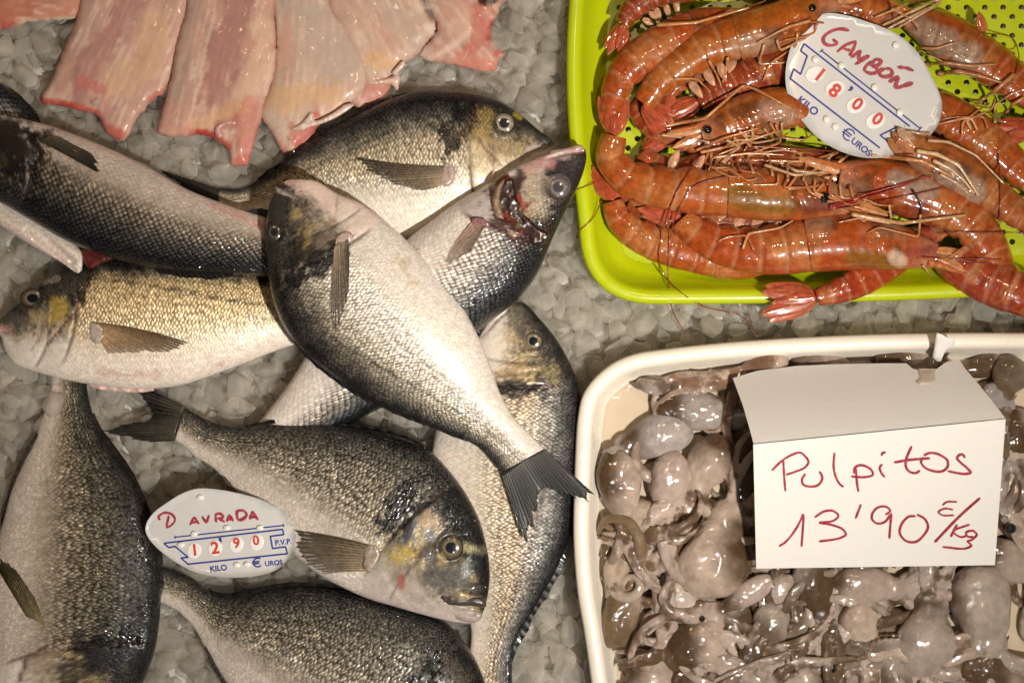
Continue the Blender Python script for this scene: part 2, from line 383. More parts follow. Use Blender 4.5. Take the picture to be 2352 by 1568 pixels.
# ------------------------------------------------------------------ fish
BREAM = mat_fish("bream_skin", 9.0, 13.0, dark=.58, rows=.26, rnd=.20, bump=.7, metal=.9, jit=.5, fleck=.5)
BREAM_D = mat_fish("dark_bream_skin", 9.0, 13.0, dark=.45, rows=.42, rnd=.34, bump=.85, metal=.9, jit=.65, fleck=1.3)
BASS = mat_fish("bass_skin", 15.0, 12.5, dark=.28, rows=0.0, rnd=.28, bump=.85, metal=.9, jit=.25, fleck=.6)
FIN = mat_painted("fin_membrane", rough=.3, bump=.15, bscale=900, coat=.25, Specular_IOR_Level=.15, alpha=True, vary=.3, vscale=400)
EYE = mat_painted("fish_eye", rough=.15, bump=0, coat=1.0, crough=.03, vary=.12, vscale=900)
MOUTH = mat_painted("mouth_flesh", rough=.3, bump=.3, coat=.8, sss=.3)
BREAM_ST = [(0, (.008, .008, .009)), (.07, (.014, .014, .014)), (.15, (.06, .056, .05)), (.24, (.18, .16, .125)), (.34, (.40, .335, .235)), (.50, (.50, .43, .32)), (.64, (.63, .57, .48)), (.78, (.76, .70, .62)), (1, (.78, .71, .64))]
BREAM_HD = [(0, (.010, .010, .011)), (.10, (.028, .026, .024)), (.24, (.085, .074, .056)), (.40, (.24, .20, .13)), (.56, (.46, .39, .29)), (.72, (.68, .61, .53)), (1, (.72, .64, .57))]
BASS_ST = [(0, (.006, .007, .009)), (.14, (.020, .022, .026)), (.26, (.095, .095, .098)), (.38, (.27, .25, .225)), (.52, (.56, .50, .44)), (.66, (.74, .67, .60)), (1, (.80, .72, .65))]
BASS_HD = [(0, (.01, .01, .012)), (.2, (.04, .037, .035)), (.45, (.22, .19, .16)), (.7, (.52, .46, .42)), (1, (.66, .58, .54))]

class Fish: pass
def fish(name, label, group, st, zc, mat, body, head, ratio=.36, uo=.29, ub=.05, eye=None, paint=(), grooves=(), bulge=(), seed=0, tilt=0.0, sc_head=0.25, stripe=True, mottle=1.0, N=250, M=104):
    """st: stations (dorsal x, y, ventral x, y) from snout to tail root; zc: (u, height of the middle)."""
    P = spline(st, N); D = P[:, :2]; V = P[:, 2:]; C = (D + V) / 2; Hh = np.linalg.norm(D - V, axis=1) / 2
    ax = np.r_[0, np.cumsum(np.linalg.norm(np.diff(C, axis=0), axis=1))]; L = ax[-1]; u1 = ax / L
    th = np.arange(M) / M * 2 * np.pi
    rat = np.interp(u1, [0, .1, .3, .6, 1], [.80, .95, 1.0, .98, .92]) * ratio
    tk = rat * Hh; zz = np.interp(u1, [q[0] for q in zc], [q[1] for q in zc])
    zz = np.convolve(np.pad(zz, 20, 'edge'), np.ones(41) / 41, 'valid')
    c, s = np.cos(th), np.sin(th)
    X = C[:, :1] + (D - C)[:, :1] * c; Y = C[:, 1:] + (D - C)[:, 1:] * c
    Z = zz[:, None] + tk[:, None] * np.sign(s) * np.abs(s) ** .92 + tilt * Hh[:, None] * c
    v = np.where(th <= np.pi, th / np.pi, 2 - th / np.pi)[None, :] + 0 * X; u = u1[:, None] + 0 * X; top = np.clip(s, 0, 1)[None, :] + 0 * X
    n1 = fbm(X / 26 + seed, Y / 26, 4); n2 = fbm(X / 8 + seed, Y / 8, 3)
    uop = uo + ub * np.sin(np.pi * np.clip(v, 0, 1)) - .02 * v; hd = 1 - sm(-.010, .012, u - uop + .03 * (n1 - .5))
    upre = uo * .70 + ub * .7 * np.sin(np.pi * v) - .01 * v
    # colour
    wob = .12 * (n1 - .5) + .08 * (n2 - .5); pv = .5 - .5 * np.cos(np.pi * v)        # share of the visible width from back to belly
    col = stops(np.clip(pv + wob, 0, 1), body); hc = stops(np.clip(pv + 1.6 * wob, 0, 1), head)
    n3 = fbm(X / 5.5 + seed * 3, Y / 5.5, 3)
    hc = lerp(hc, hc * .22, mottle * .8 * sm(.50, .64, n3) * sm(.10, .25, pv) * (1 - sm(.55, .75, pv))); hc = lerp(hc, np.array([.46, .34, .15]), mottle * .5 * sm(.52, .66, n1) * sm(.22, .35, pv) * (1 - sm(.55, .7, pv)))
    col = lerp(col, hc, hd)
    met = np.interp(pv, [0, .2, .45, .6, .75, 1], [.15, .30, .42, .34, .12, .05]) * (1 - .35 * hd)
    if stripe:                                                     # lateral line
        vl = np.interp(u, [uo, uo + .15, .7, 1], [.22, .27, .40, .47]); lw = np.exp(-((v - vl) / .009) ** 2) * sm(uo + .02, uo + .05, u) * (.4 + .6 * (n2 > .42))
        col = lerp(col, np.array([.03, .027, .024]), .85 * lw)
    # gill cover edges
    e1 = np.exp(-((u - uop) / .0045) ** 2) * sm(.14, .32, v) * (1 - sm(.66, .84, v)); e2 = np.exp(-((u - upre) / .0035) ** 2) * sm(.35, .5, v) * (1 - sm(.8, .92, v))
    col = lerp(col, np.array([.06, .035, .028]), np.clip(.95 * e1 + .55 * e2, 0, 1))
    dz = -4.5 * e1 - 2.4 * e2 + 5.0 * hd * sm(uo * .75, uo, u) * np.sin(np.pi * v)
    for pts, w, cc, stren, nz in paint:
        d = seg_dist(X, Y, pts); k = (1 - sm(.42 if max(cc) > .02 else .62, 1.05, d / (w if max(cc) > .02 else w * 1.25) + nz * (n1 - .5) * 1.9 + nz * (n2 - .5) * 1.5)) * stren * top ** .3
        col = lerp(col, np.array(cc), k); met = met * (1 - .8 * k)
    for pts, w, dep in grooves:
        k = np.exp(-(seg_dist(X, Y, pts) / w) ** 2); dz = dz - dep * k
    for pts, w, hgt in bulge:
        k = 1 - sm(.3, 1, seg_dist(X, Y, pts) / w); dz = dz + hgt * k
    dz = dz + 2.2 * (n1 - .5) * hd + 1.2 * (n1 - .5)
    if eye is not None:
        ex, ey, er = eye[:3]; de = np.hypot(X - ex, Y - ey)
        dz = dz + er * .16 * np.exp(-((de - er * 1.12) / (er * .20)) ** 2) - er * .25 * (1 - sm(.7, 1.0, de / er))
        col = lerp(col, np.array([.03, .027, .024]), .6 * np.exp(-((de - er * 1.02) / (er * .14)) ** 2))
    Z = Z + dz * top
    sc_ = (1 - hd * (1 - np.maximum(sc_head, .75 * (1 - sm(.22, .36, pv)) * sm(uo * .35, uo * .7, u)))) * (1 - .8 * sm(.5, .72, pv))
    for pts, w in getattr(fish, 'smooth_spots', []): sc_ = sc_ * sm(.6, 1, seg_dist(X, Y, pts) / w)
    Hm = 2 * Hh.max(); sv = v * (.6 * Hm + .4 * 2 * Hh[:, None]) * 1.15
    F = grid_faces(N, M, True, flip=True).tolist()
    capn = [(M * 0 + j) for j in range(M)]
    F += [capn[::-1][::-1]] if False else [list(range(M))[::-1][::-1]]
    F += [[(N - 1) * M + j for j in range(M)][::-1]]
    root = empty(name, W(C[N // 2, 0], C[N // 2, 1], 0), label, "fish", group)
    wv = W(X.ravel(), Y.ravel(), Z.ravel())
    # make sure faces point outward
    q = F[(N // 3) * M + M // 4]; nn = np.cross(wv[q[1]] - wv[q[0]], wv[q[2]] - wv[q[0]])
    if nn[2] < 0: F = [list(f)[::-1] for f in F]
    o = mesh_obj("body", wv, F, mat, root, True, np.concatenate([col.reshape(-1, 3), met.reshape(-1, 1)], 1), np.stack([(u * L).ravel(), sv.ravel(), sc_.ravel()], 1))
    f = Fish(); f.root = root; f.D = D; f.V = V; f.C = C; f.u = u1; f.zz = zz; f.Hh = Hh; f.seed = seed
    tm = (top > .05); f.X = X[tm]; f.Y = Y[tm]; f.Z = Z[tm]
    if eye is not None: add_eye(f, *eye)
    return f
def surf_z(f, x, y):
    x = np.atleast_1d(x).ravel(); y = np.atleast_1d(y).ravel(); out = []
    for a in range(0, len(x), 200):
        d = (f.X[None] - x[a:a+200, None]) ** 2 + (f.Y[None] - y[a:a+200, None]) ** 2; k = d.argmin(1)
        out.append(f.Z[k] - .0 * d[np.arange(len(k)), k])
    return np.concatenate(out)
def add_eye(f, ex, ey, er, iris=(.30, .22, .11), pupil=(.010, .011, .014), sx=1.0, rim=(.035, .028, .02)):
    n, m = 22, 40; r = np.linspace(0.02, 1, n)[:, None]; a = (np.arange(m) / m * 2 * np.pi)[None]
    x = ex + er * r * np.cos(a) * sx; y = ey + er * r * np.sin(a); z0 = surf_z(f, np.array([ex]), np.array([ey]))[0]
    z = z0 + er * .34 * np.sqrt(np.clip(1 - (r * .96) ** 2, 0, 1)) - er * .02 + 0 * a
    rr = r + .035 * (vnoise(np.cos(a) * 3 + ex, np.sin(a) * 3) - .5)
    c = stops(rr, [(0, pupil), (.44, pupil), (.48, tuple(.6 * q + .1 for q in iris)), (.53, iris), (.66, tuple(q * 1.15 for q in iris)), (.72, tuple(q * .35 for q in iris)), (.80, tuple(q * .8 for q in iris)), (.9, rim), (1, rim)])
    V = W(x.ravel(), y.ravel(), z.ravel()); F = grid_faces(n, m, True).tolist() + [list(range(m))]
    q = F[5]; nn = np.cross(V[q[1]] - V[q[0]], V[q[2]] - V[q[0]])
    if nn[2] < 0: F = [g[::-1] for g in F]
    mesh_obj("eye", V, F, EYE, f.root, True, c.reshape(-1, 3))
def fin(f, name, root, tip, zr=None, zt=None, nr=16, c0=(.06, .048, .036), c1=(.02, .018, .016), a0=1.0, a1=.85, rag=.06, bow=0.0, lift=4.0, parent=None, ray=.5, seed=0, lin=False, grad=False):
    A, B = nr * 4 + 1, 18; a = np.linspace(0, 1, A); b = np.linspace(0, 1, B)
    R = spline(root, A) if len(root) > 2 else np.array(root[0]) + a[:, None] * (np.array(root[-1]) - np.array(root[0])); R = np.asarray(R, float)
    if lin:
        tp = np.asarray(tip, float); q = np.r_[0, np.cumsum(np.linalg.norm(np.diff(tp, axis=0), axis=1))]; T = np.stack([np.interp(a * q[-1], q, tp[:, k]) for k in (0, 1)], 1)
    else: T = np.asarray(spline(tip, A), float)
    r = np.random.default_rng(seed + 5)
    k = np.interp(a * nr, np.arange(nr + 1), r.uniform(1 - 2 * rag, 1, nr + 1)) - rag * .8 * np.abs(np.sin(a * nr * np.pi)) * r.uniform(.4, 1, A)
    T = R + (T - R) * k[:, None]
    d = T - R; nrm = np.stack([-d[:, 1], d[:, 0]], 1)
    X = R[:, :1] + d[:, :1] * b + nrm[:, :1] * bow * np.sin(np.pi * b); Y = R[:, 1:] + d[:, 1:] * b + nrm[:, 1:] * bow * np.sin(np.pi * b)
    rip = np.cos(2 * np.pi * a * nr)[:, None]
    if zr is None: Z = np.maximum(surf_z(f, X, Y).reshape(X.shape), 0) + lift * (.35 + .65 * np.sin(np.pi * np.clip(b, .05, .9)))
    else: Z = zr + (zt - zr) * b[None] + 0 * X + 2.0 * np.sin(3.1 * a)[:, None] * b
    Z = Z + 1.0 * rip * np.sqrt(b)
    n1 = fbm(X / 14 + seed, Y / 14, 3)
    c = np.array(c0) + (np.array(c1) - np.array(c0)) * np.clip(b[None] + (n1 - .5) * .8, 0, 1)[..., None]
    c = c * (1 + ray * np.sign(rip) * np.abs(rip) ** .6 * .75 + .5 * (n1 - .5))[..., None] * (1 + .5 * (np.random.default_rng(seed).random(A)[:, None, None] - .5))
    al = (a0 + (a1 - a0) * b)[None] + .16 * rip * b + 0 * X
    if grad: c = c * (.38 + 1.0 * a[:, None, None] ** .8); al = al * (1 - .42 * a[:, None] * b[None])
    V = np.concatenate([W(X.ravel(), Y.ravel(), Z.ravel()), W(X.ravel(), Y.ravel(), Z.ravel() - 1.6)]); n = A * B
    F = grid_faces(A, B).tolist(); F2 = [[q + n for q in g[::-1]] for g in F]
    loop = [i * B for i in range(A)] + [(A - 1) * B + j for j in range(1, B)] + [i * B + B - 1 for i in range(A - 2, -1, -1)] + [j for j in range(B - 2, 0, -1)]
    side = [[loop[q], loop[(q + 1) % len(loop)], loop[(q + 1) % len(loop)] + n, loop[q] + n] for q in range(len(loop))]
    q = F[len(F) // 2]; nn = np.cross(V[q[1]] - V[q[0]], V[q[2]] - V[q[0]])
    F = F + F2 + side
    if nn[2] < 0: F = [g[::-1] for g in F]
    cc = np.concatenate([np.clip(c, .002, 1).reshape(-1, 3), np.clip(al, 0, 1).reshape(-1, 1)], 1)
    return mesh_obj(name, V, F, FIN, parent or f.root, True, np.vstack([cc, cc]))
def edge_fin(f, name, side, ua, ub, h, c0=(.012, .011, .010), c1=(.006, .006, .006), lean=.35, nr=14, rag=.12, seed=0, a1=.95):
    """A low fin folded along the back or belly line."""
    m = (f.u >= ua) & (f.u <= ub); E = (f.D if side == 'd' else f.V)[m]; C = f.C[m]; Z = f.zz[m]
    o = (E - C) / np.linalg.norm(E - C, axis=1)[:, None]; T = np.gradient(E, axis=0); T /= np.linalg.norm(T, axis=1)[:, None] + 1e-9
    t = np.linspace(0, 1, len(E)); hh = h * np.clip(np.minimum(t / .12, 1) * np.minimum((1 - t) / .25, 1) ** .6, 0.1, 1)
    root = E - o * 5; tip = E + o * hh[:, None] + T * (h * lean)
    return fin(f, name, root[::max(1, len(E) // 10)], tip[::max(1, len(E) // 10)], float(Z.mean()) + 3, float(Z.mean()) + 1, nr, c0, c1, 1, a1, rag, seed=seed, ray=.22)
def flesh_blob(f, name, pts, z, T, col, mat=MOUTH, step=5, seed=0, parent=None, wobble=.4, up=0.0):
    out = spline(pts, 60, closed=True)
    if f is not None: z = float(np.median(surf_z(f, out[:, 0], out[:, 1]))) - T * .35 + up
    X, Y, Z, F, d, N = pillow_mesh(out, step, lambda x, y, d: z + T * np.sqrt(np.clip(1 - (1 - np.clip(d / (T * 1.3), 0, 1)) ** 2, 0, 1)) + wobble * T * (fbm(x / 9, y / 9) - .5), lambda x, y, d: 0 * x + z - 3, seed)
    n = fbm(X / 7 + seed, Y / 7); c = np.array(col)[None] * (.6 + .8 * n)[:, None]
    return mesh_obj(name, W(X, Y, Z), F, mat, parent or f.root, True, c)

G = "whole fish laid out on the crushed ice"
BLK = (.006, .006, .007)
# --- 1 bream at the top, head to the right
f1 = fish("sea_bream", "silver bream facing right at the top of the pile, its belly under the bass head", G,
    [(1275, 331, 1273, 337), (1262, 318, 1262, 350), (1242, 303, 1240, 366), (1196, 264, 1196, 425), (1158, 238, 1160, 462), (1109, 220, 1110, 500), (1039, 210, 1045, 535), (965, 210, 965, 550), (899, 226, 890, 548), (829, 259, 815, 536), (745, 303, 735, 515), (685, 341, 680, 503), (619, 392, 618, 492), (560, 430, 566, 492), (500, 432, 505, 480)],
    [(0, 62), (.3, 62), (.8, 40), (1, 30)], BREAM, BREAM_ST, BREAM_HD, .36, .205, .06, (1158, 283, 25, (.30, .26, .19), (.02, .022, .026)), seed=1, paint=[
        ([(1050, 262), (1035, 300), (1040, 330)], 26, BLK, .95, 1.3), ([(1075, 285), (1060, 310)], 20, (.05, .035, .02), .8, 1.2),
        ([(1120, 262), (1105, 300), (1100, 330)], 24, (.40, .28, .10), .6, 1.0), ([(1185, 264), (1196, 268)], 9, (.45, .36, .03), .9, .4),
        ([(1090, 350), (1100, 385), (1130, 400)], 30, (.60, .50, .33), .6, .9), ([(1150, 340), (1190, 350)], 28, (.33, .24, .12), .6, .9),
        ([(1215, 345), (1245, 340), (1268, 336)], 11, (.42, .33, .31), .9, .3), ([(1100, 320), (1118, 345), (1150, 375)], 4, (.14, .07, .05), .7, .5),
        ([(1230, 320), (1262, 326)], 12, (.04, .04, .042), .7, .6)],
    grooves=[([(1205, 352), (1240, 346), (1270, 337)], 3.5, 5), ([(1100, 318), (1118, 345), (1150, 376)], 3, 3)])
fin(f1, "pectoral_fin", [(1038, 381), (1030, 400), (1020, 425)], [(790, 356), (830, 385), (900, 425), (960, 440)], nr=12, c0=(.30, .22, .145), c1=(.05, .04, .03), a0=.92, a1=.5, bow=-.03, seed=1, grad=True)
flesh_blob(f1, "fin_root", [(1022, 372), (1040, 378), (1046, 400), (1036, 424), (1020, 428), (1012, 410), (1016, 390)], 0, 3.5, (.36, .27, .24), seed=71, wobble=1.0, up=1)
edge_fin(f1, "dorsal_fin", 'd', .40, .90, 12, lean=.8, seed=1, rag=.3)
fin(f1, "tail_fin", [(505, 434), (500, 458), (505, 480)], [(355, 386), (420, 440), (430, 470), (380, 520)], 30, 24, 14, (.03, .026, .022), (.01, .01, .01), rag=.08, seed=2)
# --- 2 pale bream lying on top in the middle
F2ST = [(0, (.012, .011, .011)), (.05, (.018, .017, .016)), (.12, (.05, .045, .038)), (.20, (.15, .13, .10)), (.30, (.36, .32, .25)), (.42, (.56, .51, .43)), (.56, (.58, .53, .465)), (1, (.64, .58, .52))]
F2HD = [(0, (.03, .027, .023)), (.2, (.055, .048, .038)), (.42, (.10, .085, .065)), (.60, (.30, .25, .20)), (.75, (.62, .53, .46)), (1, (.72, .58, .50))]
f2 = fish("sea_bream", "pale bellied bream lying crosswise on top of the other fish, tail over the dark one", G,
    [(652, 417, 664, 413), (640, 428, 690, 412), (628, 445, 722, 415), (615, 482, 775, 445), (611, 530, 818, 462), (612, 575, 850, 482), (617, 635, 890, 512), (640, 725, 950, 568), (690, 800, 1010, 636), (770, 868, 1060, 700), (855, 922, 1100, 775), (945, 962, 1130, 850), (1030, 996, 1150, 905), (1095, 1025, 1180, 958), (1130, 1060, 1222, 1000), (1150, 1085, 1250, 1030)],
    [(0, 178), (.3, 178), (.7, 168), (.88, 150), (1, 138)], BREAM, F2ST, F2HD, .34, .20, .045, (630, 533, 23, (.05, .042, .028), (.014, .015, .014), .85), seed=2, paint=[
        ([(765, 560), (735, 600), (690, 630), (655, 640)], 26, BLK, .95, 1.2), ([(700, 580), (668, 615)], 26, (.02, .018, .015), .8, 1.2),
        ([(740, 560), (770, 510)], 16, (.22, .18, .13), .6, 1.2), ([(690, 425), (730, 435), (760, 470)], 24, (.70, .50, .42), .7, .6),
        ([(660, 414), (676, 416)], 13, (.66, .42, .36), .9, .3), ([(775, 446), (772, 490), (765, 515)], 3.5, (.35, .22, .14), .7, .4),
        ([(632, 437), (660, 443), (682, 458)], 8, (.20, .16, .14), .8, .4), ([(645, 460), (640, 500)], 22, (.035, .031, .026), .6, 1), ([(920, 605), (945, 650)], 16, (.45, .35, .20), .5, 1.2)],
    grooves=[([(640, 432), (665, 446), (684, 458)], 4, 7), ([(775, 446), (772, 490), (765, 520)], 3, 3)])
flesh_blob(f2, "upper_lip", [(633, 430), (645, 433), (664, 443), (684, 455), (682, 461), (668, 459), (648, 450), (634, 440)], 185, 7, (.24, .20, .18), seed=3)
fin(f2, "pectoral_fin", [(800, 538), (785, 548), (768, 566)], [(803, 600), (800, 680), (768, 776), (756, 720)], nr=10, c0=(.22, .17, .12), c1=(.06, .048, .036), a0=.92, a1=.5, seed=3, bow=0, grad=True)
flesh_blob(f2, "fin_root", [(770, 548), (790, 532), (808, 536), (806, 556), (786, 566), (766, 570)], 0, 3.5, (.40, .29, .26), seed=72, wobble=1.0, up=1)
edge_fin(f2, "dorsal_fin", 'd', .36, .86, 9, lean=.9, seed=4, rag=.2)
edge_fin(f2, "anal_fin", 'v', .30, .52, 8, (.45, .35, .30), (.40, .31, .27), seed=5, lean=.6)
fin(f2, "tail_fin", [(1152, 1086), (1190, 1062), (1248, 1028)], [(1204, 1246), (1214, 1264), (1230, 1232), (1242, 1144), (1250, 1128), (1308, 1146), (1362, 1156), (1378, 1146)], 138, 128, 22, (.03, .027, .024), (.008, .008, .008), rag=.09, seed=6, ray=.45, a1=.86, lin=True)
# --- 3 bass, head upper right
f3 = fish("sea_bass", "sea bass with torn red gills, its head over the rim of the green tray", G,
    [(1345, 344, 1336, 336), (1347, 362, 1310, 338), (1340, 395, 1262, 352), (1322, 440, 1190, 380), (1296, 490, 1110, 428), (1275, 535, 1055, 460), (1256, 580, 1000, 500), (1238, 622, 935, 550), (1195, 682, 870, 612), (1110, 752, 790, 690), (1010, 835, 720, 790), (920, 915, 660, 885), (848, 950, 610, 950), (790, 985, 585, 985), (740, 1030, 575, 1040)],
    [(0, 128), (.25, 124), (.55, 108), (.8, 60), (1, 34)], BASS, BASS_ST, BASS_HD, .50, .26, .03, (1282, 430, 27, (.16, .135, .135), (.06, .05, .055), 1.0, (.10, .07, .07)), seed=3, paint=[
        ([(1330, 360), (1325, 390), (1285, 395)], 42, (.025, .018, .02), .9, .9), ([(1250, 362), (1215, 385)], 26, (.58, .28, .25), .75, .8), ([(1300, 344), (1335, 342)], 12, (.45, .27, .25), .85, .4),
        ([(1222, 410), (1205, 440), (1240, 480)], 30, (.46, .38, .28), .7, .9), ([(1282, 430)], 36, (.10, .07, .07), .7, .6), ([(1240, 350), (1300, 352)], 16, (.55, .40, .37), .6, .5),
        ([(1170, 410), (1160, 455), (1175, 505), (1215, 540)], 42, (.055, .02, .018), .95, 1.2), ([(1180, 470), (1205, 510)], 20, (.34, .05, .03), .8, 1.4), ([(1165, 405), (1160, 425)], 14, (.40, .05, .04), .9, .6)],
    grooves=[([(1258, 364), (1300, 352), (1342, 348)], 4, 8), ([(1175, 410), (1162, 440), (1180, 490), (1225, 530)], 16, 16)])
flesh_blob(f3, "gill_flap", [(1176, 408), (1185, 440), (1205, 485), (1238, 522), (1262, 540), (1248, 560), (1205, 562), (1168, 545), (1143, 510), (1132, 466), (1146, 424)], 158, 7, (.022, .010, .009), seed=7, wobble=1.4)
flesh_blob(f3, "gills", [(1168, 430), (1184, 466), (1204, 494), (1228, 516), (1246, 534), (1240, 552), (1212, 550), (1186, 534), (1164, 505), (1150, 476), (1150, 444)], 164, 3.5, (.17, .017, .010), seed=8, wobble=2.6, up=1)
flesh_blob(f3, "gill_flap", [(1158, 412), (1148, 450), (1154, 488), (1170, 518), (1192, 540), (1180, 548), (1158, 530), (1138, 496), (1130, 460), (1144, 424)], 160, 4, (.22, .14, .09), seed=77, wobble=1.6, up=4)
flesh_blob(f3, "lower_jaw", [(1262, 350), (1300, 340), (1336, 334), (1340, 342), (1332, 349), (1300, 356), (1268, 366)], 140, 8, (.52, .33, .31), seed=9)
fin(f3, "pectoral_fin", [(1120, 508), (1105, 504), (1086, 506)], [(1080, 580), (1052, 600), (1022, 614), (1030, 580)], nr=11, c0=(.34, .22, .18), c1=(.22, .17, .12), a0=.92, a1=.5, seed=10, lift=7, grad=True)
flesh_blob(f3, "fin_root", [(1082, 504), (1100, 498), (1122, 506), (1126, 520), (1106, 524), (1086, 518)], 0, 3.5, (.22, .10, .10), seed=73, wobble=1.0, up=1)
edge_fin(f3, "dorsal_fin", 'd', .55, .80, 16, seed=11, rag=.25)
edge_fin(f3, "pelvic_fin", 'v', .62, .70, 18, (.03, .028, .026), (.015, .015, .015), seed=12, lean=.9)
# --- 4 bass on the left, head cut by the frame
f4 = fish("sea_bass", "dark backed sea bass pointing to the upper left, its head cut off by the frame", G,
    [(-190, 350, -188, 330), (-180, 375, -160, 292), (-140, 408, -110, 268), (-70, 440, -40, 262), (0, 466, 25, 268), (60, 500, 112, 288), (150, 552, 230, 332), (232, 585, 330, 378), (335, 612, 425, 432), (440, 626, 520, 470), (530, 630, 600, 496), (600, 634, 670, 520), (680, 636, 740, 550), (740, 640, 790, 580)],
    [(0, 110), (.3, 122), (.7, 118), (1, 100)], BASS, [(0, (.008, .009, .011)), (.16, (.014, .014, .016)), (.30, (.035, .032, .029)), (.46, (.11, .09, .07)), (.64, (.22, .185, .145)), (.80, (.44, .37, .31)), (1, (.60, .50, .44))], BASS_HD, .50, .235, .045, None, seed=4, paint=[
        ([(0, 310), (40, 330), (70, 350)], 60, (.02, .012, .008), .95, .7), ([(20, 300), (45, 330)], 26, (.08, .035, .018), .8, .9), ([(-40, 330), (0, 350)], 80, (.015, .012, .01), .9, .5),
        ([(60, 300), (85, 340), (88, 365), (60, 385), (0, 395)], 9, (.01, .008, .007), .8, .5), ([(480, 470), (560, 500), (612, 528)], 9, (.55, .28, .24), .7, .6)],
    grooves=[([(58, 296), (88, 340), (90, 365), (60, 388), (0, 396)], 6, 9), ([(45, 300), (66, 345), (66, 372)], 4, 4)])
fin(f4, "pectoral_fin", [(88, 322), (110, 312), (135, 313)], [(238, 404), (232, 380), (215, 355), (190, 345)], nr=11, c0=(.10, .078, .058), c1=(.03, .024, .018), a0=.97, a1=.85, seed=13, lift=8, grad=True)
edge_fin(f4, "dorsal_fin", 'd', .60, .80, 17, seed=14, rag=.15, lean=1.2)
edge_fin(f4, "anal_fin", 'v', .74, .90, 22, (.02, .018, .017), (.012, .011, .011), seed=15, lean=1.0)
# --- 5 gold bream at left
F5ST = [(0, (.012, .011, .010)), (.05, (.022, .02, .018)), (.10, (.12, .10, .065)), (.17, (.46, .35, .19)), (.40, (.62, .48, .28)), (.56, (.68, .55, .36)), (.68, (.74, .63, .50)), (.80, (.78, .69, .60)), (1, (.76, .66, .58))]
f5 = fish("sea_bream", "golden flanked bream facing left, eye and mouth at the left edge of the photo", G,
    [(-14, 752, -14, 760), (0, 735, 0, 768), (22, 712, 10, 800), (52, 686, 30, 832), (104, 640, 70, 850), (140, 620, 110, 862), (210, 602, 180, 878), (315, 592, 300, 893), (420, 594, 400, 888), (520, 606, 470, 868), (610, 624, 560, 835), (700, 655, 650, 800), (770, 690, 740, 775), (820, 708, 800, 765)],
    [(0, 58), (.3, 60), (.8, 44), (1, 30)], BREAM, F5ST, BREAM_HD, .36, .185, .055, (75, 685, 23, (.14, .105, .06), (.006, .007, .009), 1.25), seed=5, paint=[
        ([(205, 610), (190, 650), (182, 690)], 16, BLK, .95, 1.0), ([(170, 625), (150, 660)], 26, (.05, .045, .035), .7, 1.2), ([(120, 730), (132, 700)], 20, (.48, .33, .07), .7, 1.1),
        ([(180, 690), (172, 720), (140, 755), (110, 790)], 5, (.12, .045, .03), .85, .5), ([(110, 730), (90, 780), (70, 805)], 3.5, (.28, .12, .09), .7, .5),
        ([(-5, 758), (20, 755)], 14, (.55, .33, .28), .8, .5), ([(10, 735), (50, 745)], 22, (.10, .09, .075), .7, .9), ([(105, 645), (130, 640)], 10, (.40, .34, .25), .7, .8),
        ([(505, 840), (515, 835)], 10, (.45, .14, .11), .6, 1), ([(235, 855), (300, 862), (360, 860)], 12, (.52, .28, .24), .5, .9)],
    grooves=[([(180, 690), (172, 720), (140, 755), (100, 800), (80, 840)], 3.5, 4), ([(-10, 764), (30, 758)], 3, 5)])
flesh_blob(f5, "fin_root", [(206, 740), (222, 738), (238, 752), (240, 775), (222, 790), (208, 780), (204, 760)], 118, 4, (.42, .35, .30), seed=16, wobble=.7)
fin(f5, "pectoral_fin", [(208, 738), (236, 756), (228, 782)], [(455, 792), (440, 800), (340, 812), (250, 815)], nr=14, c0=(.42, .28, .16), c1=(.16, .095, .05), a0=.9, a1=.45, seed=17, bow=-.03, grad=True)
edge_fin(f5, "pelvic_fin", 'v', .28, .47, 8, (.60, .46, .40), (.55, .38, .33), seed=18, lean=.4, nr=5, rag=.03)
